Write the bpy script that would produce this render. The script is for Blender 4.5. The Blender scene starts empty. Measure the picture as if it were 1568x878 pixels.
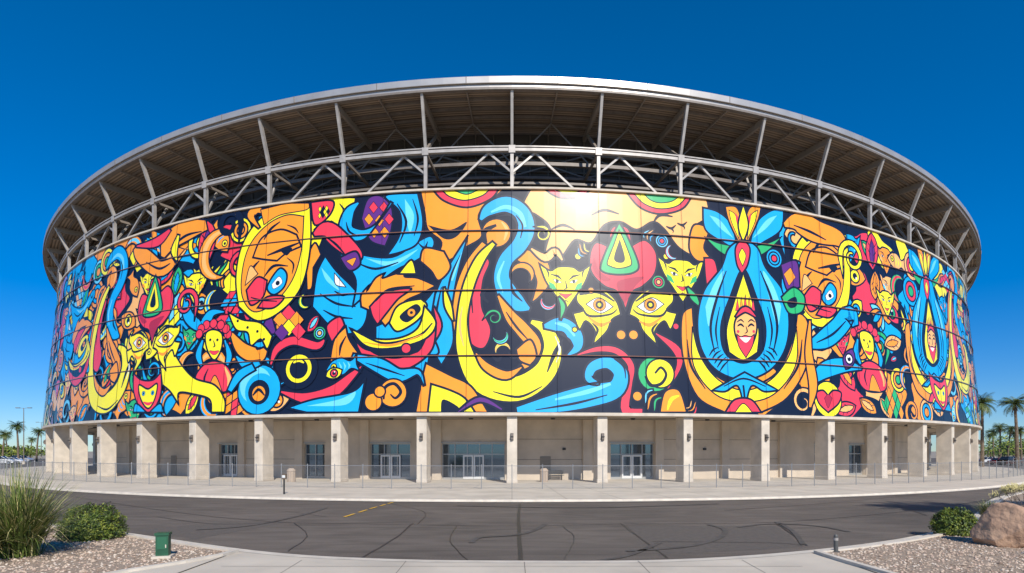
import bpy, math, random
from mathutils import Vector, noise
from mathutils.geometry import tessellate_polygon
random.seed(7)
D=129.4; EYE=2.8; FPX=913.0; CX=784.0; HY=691.0
rad=math.radians
STEP=rad(360/66)
scene=bpy.context.scene
# ------------------------------------------------------------ materials
def mat(name,col,rough=.6,metal=0.,spec=.5,var=0.,vscale=3.,bump=0.,bscale=20.,col2=None,coat=0.,detail=6,crough=.12):
    m=bpy.data.materials.new(name); m.use_nodes=True
    nt=m.node_tree; b=nt.nodes['Principled BSDF']
    b.inputs['Base Color'].default_value=(*col,1)
    b.inputs['Roughness'].default_value=rough
    b.inputs['Metallic'].default_value=metal
    b.inputs['Specular IOR Level'].default_value=spec
    if coat: b.inputs['Coat Weight'].default_value=coat; b.inputs['Coat Roughness'].default_value=crough
    tc=nt.nodes.new('ShaderNodeTexCoord')
    if var or col2:
        n=nt.nodes.new('ShaderNodeTexNoise'); n.inputs['Scale'].default_value=vscale; n.inputs['Detail'].default_value=detail
        nt.links.new(tc.outputs['Object'],n.inputs['Vector'])
        r=nt.nodes.new('ShaderNodeValToRGB')
        c2=col2 if col2 else tuple(max(0,c*(1-var)) for c in col)
        c1=col if col2 else tuple(min(1,c*(1+var)) for c in col)
        r.color_ramp.elements[0].position=.32; r.color_ramp.elements[1].position=.68
        r.color_ramp.elements[0].color=(*c2,1); r.color_ramp.elements[1].color=(*c1,1)
        nt.links.new(n.outputs['Fac'],r.inputs['Fac']); nt.links.new(r.outputs['Color'],b.inputs['Base Color'])
    if bump:
        n2=nt.nodes.new('ShaderNodeTexNoise'); n2.inputs['Scale'].default_value=bscale; n2.inputs['Detail'].default_value=4
        nt.links.new(tc.outputs['Object'],n2.inputs['Vector'])
        bp=nt.nodes.new('ShaderNodeBump'); bp.inputs['Strength'].default_value=bump; bp.inputs['Distance'].default_value=.05
        nt.links.new(n2.outputs['Fac'],bp.inputs['Height']); nt.links.new(bp.outputs['Normal'],b.inputs['Normal'])
        if coat: nt.links.new(bp.outputs['Normal'],b.inputs['Coat Normal'])
    return m
# ------------------------------------------------------------ mesh builder
class MB:
    def __init__(s): s.v=[];s.f=[];s.m=[]
    def poly(s,pts,mi=0):
        n=len(s.v); s.v+= [tuple(p) for p in pts]; s.f.append(tuple(range(n,n+len(pts)))); s.m.append(mi)
    def obox(s,c,a,b,d,mi=0):
        c=Vector(c);a=Vector(a);b=Vector(b);d=Vector(d)
        n=len(s.v)
        for i in (-1,1):
            for j in (-1,1):
                for k in (-1,1): s.v.append(tuple(c+a*i+b*j+d*k))
        for q in ((0,1,3,2),(4,6,7,5),(0,4,5,1),(2,3,7,6),(0,2,6,4),(1,5,7,3)):
            s.f.append(tuple(n+x for x in q)); s.m.append(mi)
    def beam(s,a,b,w,h,mi=0,up=(0,0,1)):
        a=Vector(a);b=Vector(b); d=b-a
        if d.length<1e-5: return
        t=d.normalized(); u=Vector(up)
        if abs(t.dot(u))>.97: u=Vector((t.y+.3,1,0.1))
        x=t.cross(u).normalized(); y=x.cross(t).normalized()
        s.obox((a+b)/2,d/2,x*w/2,y*h/2,mi)
    def cyl(s,a,b,r1,r2,n=8,mi=0,caps=True):
        a=Vector(a);b=Vector(b);t=(b-a).normalized()
        u=Vector((0,0,1)) if abs(t.z)<.9 else Vector((1,0,0))
        x=t.cross(u).normalized(); y=x.cross(t)
        k=len(s.v)
        for p,r in ((a,r1),(b,r2)):
            for i in range(n):
                an=2*math.pi*i/n; s.v.append(tuple(p+x*r*math.cos(an)+y*r*math.sin(an)))
        for i in range(n):
            j=(i+1)%n; s.f.append((k+i,k+j,k+n+j,k+n+i)); s.m.append(mi)
        if caps:
            s.f.append(tuple(k+i for i in range(n))[::-1]); s.m.append(mi)
            s.f.append(tuple(k+n+i for i in range(n))); s.m.append(mi)
    def obj(s,name,mats,parent=None,smooth=False,loc=None):
        me=bpy.data.meshes.new(name); me.from_pydata(s.v,[],s.f)
        for m in mats: me.materials.append(m)
        me.polygons.foreach_set('material_index',s.m)
        if smooth: me.polygons.foreach_set('use_smooth',[True]*len(s.f))
        me.update()
        o=bpy.data.objects.new(name,me); scene.collection.objects.link(o)
        if parent: o.parent=parent
        if loc: o.location=loc
        return o
def empty(name,loc=(0,0,0)):
    e=bpy.data.objects.new(name,None); e.location=loc; scene.collection.objects.link(e); return e
def P(R,ph,z): return Vector((R*math.sin(ph),D-R*math.cos(ph),z))
def dip(z,A,ph): return z-A*(z-EYE)*math.sin(ph)**2
def ring(mb,prof,mi=0,closed=True,n=264,p0=-math.pi,p1=math.pi):
    k=len(prof); base=len(mb.v)
    for i in range(n+1):
        ph=p0+(p1-p0)*i/n
        for (R,z,A) in prof: mb.v.append(tuple(P(R,ph,dip(z,A,ph))))
    for i in range(n):
        for j in range(k if closed else k-1):
            a=base+i*k+j; b=base+i*k+(j+1)%k
            mb.f.append((a,b,b+k,a+k)); mb.m.append(mi)
def tube(mb,R,z,A,dr,dz,mi=0,n=264):
    ring(mb,[(R-dr,z-dz,A),(R+dr,z-dz,A),(R+dr,z+dz,A),(R-dr,z+dz,A)],mi,True,n)
def phix(x,R):
    k=(x-CX)/FPX; s=k*D/(R*math.sqrt(1+k*k)); s=max(-.9999,min(.9999,s))
    return math.asin(s)-math.atan(k)
def G(x,y,z=0.):
    d=(EYE-z)*FPX/(y-HY); return ((x-CX)/FPX*d,d)
# ------------------------------------------------------------ stadium
stadium=empty('stadium',(0,0,0))
m_conc=mat('pier_concrete',(.58,.505,.41),.8,var=.13,vscale=1.2,bump=.15,bscale=15)
m_conc2=mat('back_wall_plaster',(.56,.47,.365),.85,var=.12,vscale=.6,bump=.1)
m_soff=mat('soffit',(.50,.43,.35),.8,var=.06)
m_steel=mat('painted_steel',(.40,.365,.33),.45,metal=.2,var=.16,vscale=1.5)
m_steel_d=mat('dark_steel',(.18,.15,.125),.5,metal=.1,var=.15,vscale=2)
m_rim=mat('roof_edge_metal',(.50,.465,.42),.34,metal=.5,var=.10,vscale=.6)
m_under=mat('roof_decking',(.30,.235,.175),.6,metal=.1)
nt=m_under.node_tree; b=nt.nodes['Principled BSDF']
tc=nt.nodes.new('ShaderNodeTexCoord'); sub=nt.nodes.new('ShaderNodeVectorMath'); sub.operation='SUBTRACT'; sub.inputs[1].default_value=(0,D,0)
mul=nt.nodes.new('ShaderNodeVectorMath'); mul.operation='MULTIPLY'; mul.inputs[1].default_value=(1,1,0)
ln=nt.nodes.new('ShaderNodeVectorMath'); ln.operation='LENGTH'
mt=nt.nodes.new('ShaderNodeMath'); mt.operation='MULTIPLY'; mt.inputs[1].default_value=19.
sn=nt.nodes.new('ShaderNodeMath'); sn.operation='SINE'
rp=nt.nodes.new('ShaderNodeMapRange'); rp.inputs[1].default_value=-1;rp.inputs[2].default_value=1
mx=nt.nodes.new('ShaderNodeMix'); mx.data_type='RGBA'
mx.inputs[6].default_value=(.13,.095,.065,1); mx.inputs[7].default_value=(.42,.32,.23,1)
L=nt.links
L.new(tc.outputs['Object'],sub.inputs[0]);L.new(sub.outputs[0],mul.inputs[0]);L.new(mul.outputs[0],ln.inputs[0]);L.new(ln.outputs['Value'],mt.inputs[0]);L.new(mt.outputs[0],sn.inputs[0]);L.new(sn.outputs[0],rp.inputs[0]);L.new(rp.outputs[0],mx.inputs[0]);L.new(mx.outputs[2],b.inputs['Base Color'])
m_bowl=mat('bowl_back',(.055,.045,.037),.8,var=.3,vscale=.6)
m_glass=mat('window_glass',(.13,.18,.24),.05,metal=.75,spec=1.)
m_frame=mat('window_frame',(.42,.41,.38),.4,metal=.4)
m_dark=mat('dark_metal',(.03,.03,.03),.5)
ZB=6.0; ZT=25.2; WA=.07
def Rw(z): return 80.0-1.7*(z-ZB)/(ZT-ZB)
wb=MB(); DEG=rad(1.0)
for k in range(-180,180):
    a=k*DEG;b2=a+DEG
    za=dip(ZT,WA,a);zb_=dip(ZT,WA,b2)
    wb.poly([P(Rw(ZB),a,ZB),P(Rw(ZB),b2,ZB),P(Rw(zb_),b2,zb_),P(Rw(za),a,za)],0)
    wb.poly([P(Rw(zb_),b2,zb_),P(77.6,b2,zb_),P(77.6,a,za),P(Rw(za),a,za)],1)
    wb.poly([P(77.6,a,za),P(77.6,b2,zb_),P(77.6,b2,ZB+.4),P(77.6,a,ZB+.4)],1)
m_navy=mat('mural_navy',(.006,.008,.022),.38,spec=.3,coat=.5,crough=.15)
wb.obj('facade_wall',[m_navy,m_steel_d],stadium)
tr=MB()
tube(tr,80.0,5.87,0,.12,.125,0); 
tube(tr,78.32,25.30,WA*25.2/25.33,.20,.08,0)
tr.obj('facade_trim',[m_conc],stadium)
RB=73.8
so=MB(); ring(so,[(RB-.4,5.9,0),(79.85,5.9,0),(79.85,5.74,0),(RB-.4,5.74,0)],0,True)
for r in (75.4,77.5): tube(so,r,5.71,0,.03,.025,1)
so.obj('soffit',[m_soff,m_dark],stadium)
co=MB(); sc=MB()
for i in range(66):
    ph=i*STEP; n=Vector((math.sin(ph),-math.cos(ph),0)); t=Vector((math.cos(ph),math.sin(ph),0))
    c=P(79.05,ph,0)
    co.obox(c+Vector((0,0,(5.74+.13)/2)),t*.43,n*.75,Vector((0,0,(5.74-.13)/2)),0)
    co.obox(c+Vector((0,0,.28)),t*.46,n*.78,Vector((0,0,.15)),0)
    q=P(79.8,ph,4.0)
    sc.obox(q+n*.04,t*.13,n*.04,Vector((0,0,.3)),0)
    sc.obox(q+n*.15,t*.10,n*.08,Vector((0,0,.24)),0)
    sc.obox(q+n*.17,t*.12,n*.11,Vector((0,0,.04)),1)
o=co.obj('columns',[m_conc],stadium); bv=o.modifiers.new('bevel','BEVEL'); bv.width=.03; bv.segments=1
sc.obj('wall_lamps',[m_steel_d,m_dark],stadium)
wins={}
for (xa,xb) in ((665,773),(540,628),(430,497),(335,378),(935,1018),(1190,1232),(1247,1262),(1300,1330),(215,250)):
    pa,pb=phix(xa,RB),phix(xb,RB); bay=math.floor(((pa+pb)/2)/STEP); pc=(bay+.5)*STEP
    wins[bay]=((pa-pc)*RB,(pb-pc)*RB)
bw=MB(); gl=MB(); H=3.55
for bay in range(-33,33):
    pc=(bay+.5)*STEP; n=Vector((math.sin(pc),-math.cos(pc),0)); t=Vector((math.cos(pc),math.sin(pc),0)); Z=Vector((0,0,1))
    hw=RB*math.sin(STEP/2); o=P(RB,pc,0)
    def bx(t0,t1,z0,z1,r0,r1,m,mi): m.obox(o+t*(t0+t1)/2+n*(r0+r1)/2+Z*(z0+z1)/2,t*(t1-t0)/2,n*(r1-r0)/2,Z*(z1-z0)/2,mi)
    if bay in wins:
        a,b3=wins[bay]; a=max(a,-hw+.45); b3=min(b3,hw-.45)
        bx(-hw,a,.13,5.74,-.5,0,bw,0); bx(b3,hw,.13,5.74,-.5,0,bw,0); bx(a,b3,H,5.74,-.5,0,bw,0)
        bx(a,b3,.13,H,-.42,-.38,gl,0)
        bx(a,b3,H-.12,H,-.37,-.2,gl,1); bx(a,b3,.13,.35,-.37,-.2,gl,1); bx(a,b3,2.45,2.55,-.37,-.22,gl,1)
        nm=max(2,round((b3-a)/1.15))
        for k in range(nm+1):
            x=a+.04+(b3-a-.08)*k/nm; bx(x-.04,x+.04,.35,H-.12,-.372,-.24,gl,1)
        if b3-a>3:
            m0=(a+b3)/2
            for s in (-1,1):
                x0,x1=(m0,m0+1.0) if s>0 else (m0-1.0,m0)
                for (p,q) in ((x0+.02,x0+.15),(x1-.15,x1-.02)): bx(p,q,.2,2.42,-.36,-.15,gl,2)
                bx(x0+.15,x1-.15,2.28,2.42,-.36,-.15,gl,2); bx(x0+.15,x1-.15,.2,.45,-.36,-.15,gl,2)
                bx(m0+s*.2-.02,m0+s*.2+.02,.95,1.35,-.14,-.08,gl,1)
        bx(a-.08,b3+.08,H+.003,H+.1,.001,.12,gl,1)
    else:
        bx(-hw,hw,.13,5.74,-.5,0,bw,0)
        if bay in (0,2,-6,5):
            bx(-.9,.1,.13,2.3,.002,.05,gl,3)
        if bay in (1,2,0,-5):
            bx(1.2,1.5,2.9,3.1,.002,.12,gl,4)
        for zz in (2.0,3.9): bx(-hw,hw,zz,zz+.03,.001,.006,gl,4)
    c=P(76.5,pc,5.6); gl.cyl(c,c+Z*.12,.18,.22,10,4)
for i in range(66):
    ph=i*STEP; n=Vector((math.sin(ph),-math.cos(ph),0)); t=Vector((math.cos(ph),math.sin(ph),0))
    bw.obox(P(RB+.05,ph,2.93),t*.42,n*.3,Vector((0,0,2.805)),0)
m_door=mat('door_frame',(.7,.7,.68),.4,metal=.1); m_door2=mat('service_door',(.24,.21,.17),.6)
bw.obj('concourse_wall',[m_conc2],stadium); gl.obj('storefront_glazing',[m_glass,m_frame,m_door,m_door2,m_dark],stadium)
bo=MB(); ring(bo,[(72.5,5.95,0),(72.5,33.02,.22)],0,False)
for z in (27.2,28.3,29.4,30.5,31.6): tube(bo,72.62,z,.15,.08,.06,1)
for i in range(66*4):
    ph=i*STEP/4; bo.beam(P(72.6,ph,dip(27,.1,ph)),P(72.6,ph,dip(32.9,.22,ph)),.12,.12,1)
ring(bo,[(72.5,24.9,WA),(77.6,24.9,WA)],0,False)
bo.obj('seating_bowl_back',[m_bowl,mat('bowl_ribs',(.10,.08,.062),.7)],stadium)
RA=.22
ro=MB(); ring(ro,[(79.6,33.12,RA),(66,33.25,RA)],0,False)
ring(ro,[(66,33.25,RA),(66,35.3,RA),(79.45,33.98,RA)],1,False)
ro.obj('roof_deck',[m_under,m_rim],stadium)
ri=MB()
ring(ri,[(79.5,33.05,RA),(79.88,33.05,RA),(79.88,33.30,RA),(80.02,33.36,RA),(80.02,33.88,RA),(79.3,34.0,RA),(79.3,33.9,RA),(79.5,33.8,RA)],0)
tube(ri,79.95,33.33,RA,.085,.025,1)  # dark band stands in for the thin shadow line between the fascia steps
tube(ri,79.72,32.95,RA,.2,.09,1)
for i in range(66*1):
    ph=(i+.5)*STEP; ri.beam(P(80.03,ph,dip(33.36,RA,ph)),P(80.03,ph,dip(33.88,RA,ph)),.05,.03,1)
ri.obj('roof_fascia',[m_rim,m_steel_d],stadium)
st=MB(); sd=MB()
tube(st,78.3,28.6,.15,.16,.13,0); tube(st,78.3,28.83,.15,.24,.05,0)
tube(sd,75.2,28.9,.15,.15,.15,0); tube(sd,76.4,26.6,.1,.1,.1,0); tube(sd,74.6,27.4,.1,.1,.1,0)
for R_ in (78.4,77.0,75.6,74.2): tube(sd,R_,32.97,RA,.07,.12,0)
tube(sd,73.1,30.9,.19,.12,.12,0); tube(sd,73.1,28.6,.15,.12,.12,0)
for i in range(66):
    ph=i*STEP; phn=ph+STEP; sg=1 if math.sin(ph+STEP/2)>0 else -1
    zr=dip(28.6,.15,ph); zw=dip(25.4,WA,ph); zt=dip(33.0,RA,ph)
    n=Vector((math.sin(ph),-math.cos(ph),0))
    st.beam(P(78.3,ph,zw),P(78.3,ph,zr-.13),.28,.3,0,up=n)
    st.beam(P(78.3,ph,zw+.1),P(76.6,ph+.006*sg,dip(28.8,.15,ph)),.16,.16,0)
    st.beam(P(78.3,ph,zr+.3),P(79.65,ph,zt-.02),.23,.3,0,up=n)
    st.obox(P(78.52,ph,zr),n*.02,Vector((math.cos(ph),math.sin(ph),0))*.28,Vector((0,0,.32)),0)
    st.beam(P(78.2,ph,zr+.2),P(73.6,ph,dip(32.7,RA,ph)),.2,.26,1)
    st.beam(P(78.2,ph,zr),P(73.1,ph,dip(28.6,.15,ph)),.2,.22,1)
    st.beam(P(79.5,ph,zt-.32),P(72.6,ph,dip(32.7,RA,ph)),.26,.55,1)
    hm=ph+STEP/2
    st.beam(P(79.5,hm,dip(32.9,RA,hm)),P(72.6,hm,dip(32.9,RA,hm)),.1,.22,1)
    pn,pf=(ph,phn) if sg>0 else (phn,ph)
    f=lambda q:pn+(pf-pn)*q
    pk=P(78.0,f(.27),dip(28.5,.15,f(.27)))
    st.beam(pk,P(78.1,f(.72),dip(25.4,WA,f(.72))),.17,.17,0)
    st.beam(pk,P(78.2,f(0),dip(26.7,.1,f(0))),.17,.17,0)
    for (za,zb2) in ((28.7,30.8),(30.8,28.7)):
        sd.beam(P(73.2,ph,dip(za,.17,ph)),P(73.2,phn,dip(zb2,.17,phn)),.13,.13,0)
    sd.beam(P(75.2,ph,dip(28.9,.15,ph)),P(75.2,hm,dip(32.6,RA,hm)),.11,.11,0)
    sd.beam(P(75.2,hm,dip(32.6,RA,hm)),P(75.2,phn,dip(28.9,.15,phn)),.11,.11,0)
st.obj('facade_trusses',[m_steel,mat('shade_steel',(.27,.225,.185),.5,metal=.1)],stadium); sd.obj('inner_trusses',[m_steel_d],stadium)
# ------------------------------------------------------------ mural
RM=79.2
def w(x,y):
    R=79.2; k=(x-CX)/FPX
    for _ in range(6):
        ph=phix(x,R); d=D-R*math.cos(ph); z=EYE+(HY-y)/FPX*d; R=Rw(z)
    return (ph*RM,z)
def spline(pts,closed=True,n=6):
    N=len(pts); out=[]
    rng=N if closed else N-1
    for i in range(rng):
        a,b_=pts[i],pts[(i+1)%N]
        p=pts[i-1] if (closed or i>0) else a
        q=pts[(i+2)%N] if (closed or i+2<N) else b_
        dim=len(a[0])
        m0=[(b_[0][k]-a[0][k])*.6 if (a[1] or p is a) else (b_[0][k]-p[0][k])*.5 for k in range(dim)]
        m1=[(b_[0][k]-a[0][k])*.6 if (b_[1] or q is b_) else (q[0][k]-a[0][k])*.5 for k in range(dim)]
        for j in range(n):
            t=j/n; h0=2*t**3-3*t*t+1;h1=t**3-2*t*t+t;h2=-2*t**3+3*t*t;h3=t**3-t*t
            out.append(tuple(h0*a[0][k]+h1*m0[k]+h2*b_[0][k]+h3*m1[k] for k in range(dim)))
    if not closed: out.append(tuple(pts[-1][0]))
    return out
def parse(s):
    r=[]
    for tk in s.split():
        c=tk.endswith('*'); r.append((tuple(float(v) for v in tk.rstrip('*').split(',')),c))
    return r
SH=[]
def FPm(c,pts,ow=.17):
    tri=tessellate_polygon([[Vector((p[0],p[1],0)) for p in pts]])
    SH.append((c,pts,[tuple(t) for t in tri],ow))
def BPm(c,path,ow=.17):
    Lf=[];Rt=[]; N=len(path)
    for i,(x,y,wd) in enumerate(path):
        a=path[max(0,i-1)];b_=path[min(N-1,i+1)]
        dx,dy=b_[0]-a[0],b_[1]-a[1]; l=math.hypot(dx,dy) or 1
        nx,ny=-dy/l*wd/2,dx/l*wd/2
        Lf.append((x+nx,y+ny));Rt.append((x-nx,y-ny))
    pts=Lf+Rt[::-1]; M=2*N
    SH.append((c,pts,[(i,i+1,M-2-i,M-1-i) for i in range(N-1)],ow))
def F(c,s,ow=.19): FPm(c,[w(*p) for p in spline(parse(s))],ow)
def Br(c,s,ow=.19):
    path=spline(parse(s),False)
    Lf=[];Rt=[];N=len(path)
    for i,(x,y,wd) in enumerate(path):
        a=path[max(0,i-1)];b_=path[min(N-1,i+1)]
        dx,dy=b_[0]-a[0],b_[1]-a[1]; l=math.hypot(dx,dy) or 1
        nx,ny=-dy/l*wd/2,dx/l*wd/2
        Lf.append(w(x+nx,y+ny));Rt.append(w(x-nx,y-ny))
    M=2*N
    SH.append((c,Lf+Rt[::-1],[(i,i+1,M-2-i,M-1-i) for i in range(N-1)],ow))
def K_(*ss):
    for s in ss: Br('K',s,0)
def C(c,x,y,r,ow=.15,sx=1):
    cx,cy=w(x,y); rr=r*50/913
    FPm(c,[(cx+rr*sx*math.cos(a*math.pi/12),cy+rr*math.sin(a*math.pi/12)) for a in range(24)],ow)
def T(cx,cy,s,rot,fl):
    cr,sr=math.cos(rot),math.sin(rot)
    return lambda x,y:(cx+s*(x*fl*cr-y*sr),cy+s*(x*fl*sr+y*cr))
def motif(kind,cx,cy,s,rot,fl,c1,c2,c3):
    t=T(cx,cy,s,rot,fl); o=min(.17,.13*s+.03)
    def lens(c,a,b_,x0=0,y0=0,ang=0,ow=o):
        ps=[]
        ca,sa=math.cos(ang),math.sin(ang)
        for i in range(9):
            u=i/8*2-1; ps.append((b_*(1-u*u)**.8*(1+.25*u),a*(u+1)/1.0))
        for i in range(7,0,-1):
            u=i/8*2-1; ps.append((-b_*(1-u*u)**.8*(1-.2*u),a*(u+1)))
        FPm(c,[t(x0+x*ca-y*sa,y0+x*sa+y*ca) for x,y in ps],ow)
    def circ(c,x,y,r,ow=o): FPm(c,[t(x+r*math.cos(a*math.pi/9),y+r*math.sin(a*math.pi/9)) for a in range(18)],ow)
    if kind=='curl':
        path=[]
        for i in range(8): u=i/8; path.append((1.0+.1*u,-1.4+1.4*u,.05+.38*u))
        for i in range(26):
            th=i/25*math.pi*2.6; r=1.08*(1-i/25*.78); path.append((math.cos(th)*r,math.sin(th)*r,.43-.26*i/25))
        path=[(*t(x,y),wd*s) for x,y,wd in path]
        BPm(c1,path,o)
    elif kind=='leaf':
        lens(c1,1.0,.5,0,-1); lens(c2,.7,.22,0,-.8,0,o*.6)
        for k in (-1,1):
            for q in (-.2,.2): BPm('K',[(*t(k*.1,q),.02*s),(*t(k*.25,q+.12),.06*s),(*t(k*.38,q+.3),.02*s)],0)
    elif kind=='fan':
        for k,(a,c) in enumerate(((.95,c1),(-.95,c1),(.5,c2),(-.5,c2),(0,c3))): lens(c,.75,.3,0,-.8,a)
    elif kind=='eye':
        lens(c1,1.0,.62,1,0,math.pi/2); circ(c2,0,0,.42); circ('K',0,0,.2,0); circ('W',.12,.12,.08,0)
    elif kind=='disc':
        circ(c1,0,0,1); circ(c2,0,0,.68); circ(c3,0,0,.36)
    elif kind=='cres':
        path=[]
        for i in range(17):
            th=-1.5+3.9*i/16; path.append((*t(math.cos(th),math.sin(th)),s*.62*math.sin(math.pi*(i+.3)/16.6)))
        BPm(c1,path,o)
        path=[(x,y,wd*.4) for x,y,wd in path[2:-2]]; BPm(c2,path,0)
    elif kind=='flame':
        for k,(dx,c) in enumerate(((-.55,c1),(.55,c2),(0,c3))):
            path=[]
            for i in range(13):
                u=i/12; path.append((*t(dx+.35*math.sin(u*4.5)*(1-.3*u),-1+u*(1.7+.4*(k==2))),s*.62*(1-u)**.7*(u+.35)))
            BPm(c,path,o)
    elif kind=='face':
        ps=[(-1.05,.8),(-.6,.5),(-.3,.66),(.3,.66),(.6,.5),(1.05,.8),(.8,.1),(.48,-.4),(0,-1.1),(-.48,-.4),(-.8,.1)]
        FPm(c1,[t(*p) for p in spline([(p,i in(0,5,8)) for i,p in enumerate(ps)],True,4)],o)
        for sx in (-1,1):
            BPm('K',[(*t(sx*.14,.14),.03*s),(*t(sx*.3,.28),.10*s),(*t(sx*.6,.36),.03*s)],0)
            FPm('W',[t(sx*x_,y_) for x_,y_ in ((.14,.02),(.3,.14),(.5,.16),(.38,.0))],.05)
            FPm('K',[t(sx*(.33+.06*math.cos(a)),.08+.07*math.sin(a)) for a in [k*math.pi/4 for k in range(8)]],0)
            BPm(c2,[(*t(sx*.66,.05),.02*s),(*t(sx*.54,-.12),.22*s),(*t(sx*.34,-.32),.02*s)],0)
            BPm('K',[(*t(sx*.8,.62),.02*s),(*t(sx*.68,.42),.07*s),(*t(sx*.66,.2),.02*s)],0)
        BPm('R',[(*t(-.25,-.42),.02*s),(*t(0,-.54),.18*s),(*t(.25,-.42),.02*s)],.05)
        BPm('K',[(*t(0,.1),.03*s),(*t(.05,-.2),.08*s),(*t(-.06,-.24),.03*s)],0)
        BPm('K',[(*t(-.12,-.75),.02*s),(*t(0,-.7),.05*s),(*t(.12,-.75),.02*s)],0)
    elif kind=='tri':
        cols=[c1,c2]
        for i in range(3):
            for j in range(3):
                x=(i-1)*.6+(j%2)*.3;y=(j-1)*.55
                FPm(cols[(i+j)%2],[t(x,y+.52),t(x+.29,y),t(x,y-.52),t(x-.29,y)],o*.5)
    elif kind=='fish':
        ps=[(-1.2,0),(-.7,.5),(0,.62),(.6,.3),(1.1,.65),(1.0,0),(1.2,-.6),(.6,-.25),(0,-.55),(-.7,-.4)]
        FPm(c1,[t(*p) for p in spline([(p,i in(0,4,6)) for i,p in enumerate(ps)],True,4)],o)
        circ('Y',-.6,.12,.2,o*.6);circ('K',-.62,.12,.09,0)
        for k in range(3): BPm(c2,[(*t(-.2+k*.3,.35-k*.05),.03*s),(*t(-.1+k*.3,0),.13*s),(*t(-.2+k*.3,-.3+k*.04),.03*s)],0)
def Mo(kind,x,y,s,rot=0,fl=1,c1='O',c2='Y',c3='B'):
    cx,cy=w(x,y); motif(kind,cx,cy,s,rad(rot),fl,c1,c2,c3)
def copy(a,b_,x0,y0,x1,y1,sx=1,sy=1):
    X0=w(x0,y0);X1=w(x1,y1)
    for c,pts,fc,ow in SH[a:b_]:
        SH.append((c,[(X1[0]+(p[0]-X0[0])*sx,X1[1]+(p[1]-X0[1])*sy) for p in pts],fc,ow))
kinds=['curl','leaf','fan','eye','disc','cres','flame','curl','cres','fish','leaf','tri','face']
cols=['Y','O','B','R','Y','O','B','O','O','G','A','L']
for s in (-1,1):
    for q in range(28):
        uu=s*(23+q*4.2+random.uniform(-1,1))
        for z0 in (8.5,13.5,18.5,23):
            zz=z0+random.uniform(-1.2,1.2); ph0=random.random()*6
            FPm(random.choice('OBOYRBA'),[(uu+(1.9+.7*math.sin(3*a+ph0))*math.cos(a),zz+(1.9+.6*math.cos(2*a+ph0))*math.sin(a)) for a in [k*2*math.pi/28 for k in range(28)]],.17)
u=-150.
while u<150:
    for r in range(6):
        z=7.2+r*3.1+random.uniform(-.5,.5); uu=u+random.uniform(-.6,.6)
        if -20<uu<26.5: continue
        k=random.choice(kinds); cs=random.sample(cols,3)
        motif(k,uu,z,random.uniform(1.2,1.65),random.uniform(0,6.28) if k not in('face','flame') else random.uniform(-.3,.3),random.choice((-1,1)),*cs)
    u+=2.6
ctr0=len(SH)
F('O','643,290* 772,290* 752,308 733,330 738,362 712,380 690,398 664,400* 676,372 655,352 650,325')
F('K','655,345* 690,352 715,340 700,362 680,366',.0)
F('R','662,290* 764,290* 750,306 715,318 680,308'); F('Y','676,290* 750,290* 738,300 712,307 688,301',.12); F('G','692,290* 734,290* 714,298',.1)
F('A','812,290* 1078,290* 1085,330 1060,352 1068,392 1040,380 1018,352 1000,340 975,352 950,340 925,345 905,372 880,368 858,395 835,388 842,350 822,330 800,318')  # apricot field behind the mask; wall glare is painted into its pale tone
K_('843,352,2 862,345,5 880,352,2','1000,342,2 1010,330,5 1030,332,2','905,330,2 925,322,5 948,328,2')
F('R','835,290* 905,290* 890,302 862,304 845,298'); F('Y','848,290* 895,290* 870,298',.1)
F('R','960,296* 1062,296* 1045,320 1010,328 980,318'); F('Y','970,296* 1055,296* 1038,315 1010,320 986,312',.12);F('G','985,296* 1045,296* 1030,308 1010,311 995,306',.1)
for (x,y) in ((1028,350),(1045,345)): K_(f'{x-8},{y-3},2 {x},{y},4 {x+7},{y-5},1.5',f'{x},{y},4 {x+3},{y+4},2 {x+2},{y+7},1')
Br('O','772,385,6 800,392,22 825,405,28 832,430,22 822,452,10 815,462,3')
Br('A','812,380,5 835,395,14 850,385,12 862,400,5')
h0=len(SH)
Br('B','735,338,6 748,322,20 775,313,26 798,325,26 806,350,28 796,375,26 775,398,24 768,425,26 778,450,32 795,466,26 812,474,6')
Br('L','752,325,3 775,317,6 796,327,7 804,348,5',0); Br('L','772,400,2 763,425,5 770,448,2',0)
K_('762,332,1.5 782,330,4 792,345,4 786,362,1.5','782,430,1.5 786,448,5 800,462,1.5','790,330,1.5 800,345,3 797,365,1.5')
C('O',760,357,23); 
K_('745,372,3 742,355,8 760,345,4'); Br('A','768,340,2 776,352,5 772,368,2',0)
F('R','738,392 750,402 740,430 738,470 752,505 742,533 722,528 710,500 708,455 722,415')
K_('748,440,3 738,452,7 748,464,3','728,420,1.5 722,450,3.5 724,480,1.5')
Br('O','742,372,10 720,405,16 704,450,18 699,500,18 712,545,18')
Br('Y','757,372,8 735,398,16 717,440,18 708,490,18 712,540,26 738,585,36 790,596,40 832,572,36 846,535,30 835,505,20 812,492,8')
Br('O','762,452,5 782,485,20 800,505,24 818,530,24 808,555,16 790,568,4')
Br('O','728,540,4 745,562,14 775,575,15 800,562,4')
F('O','790,535* 812,520 822,545 812,560* 795,552')
K_('862,520,2 850,540,7 838,570,2','775,478,1.5 790,500,4 808,520,1.5','755,600,1.5 795,608,4 830,592,1.5','752,545,2 762,552,6 768,546,2','778,540,2 785,548,6 796,545,2')
Br('W','850,515,1 857,535,3 852,555,1',0); Br('A','708,470,1.5 704,500,4 710,530,1.5',0)
h1=len(SH)
F('B','717,360* 706,400 697,440 692,480 694,525 676,560* 660,540 652,585* 634,560 650,520 660,470 680,420')
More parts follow.
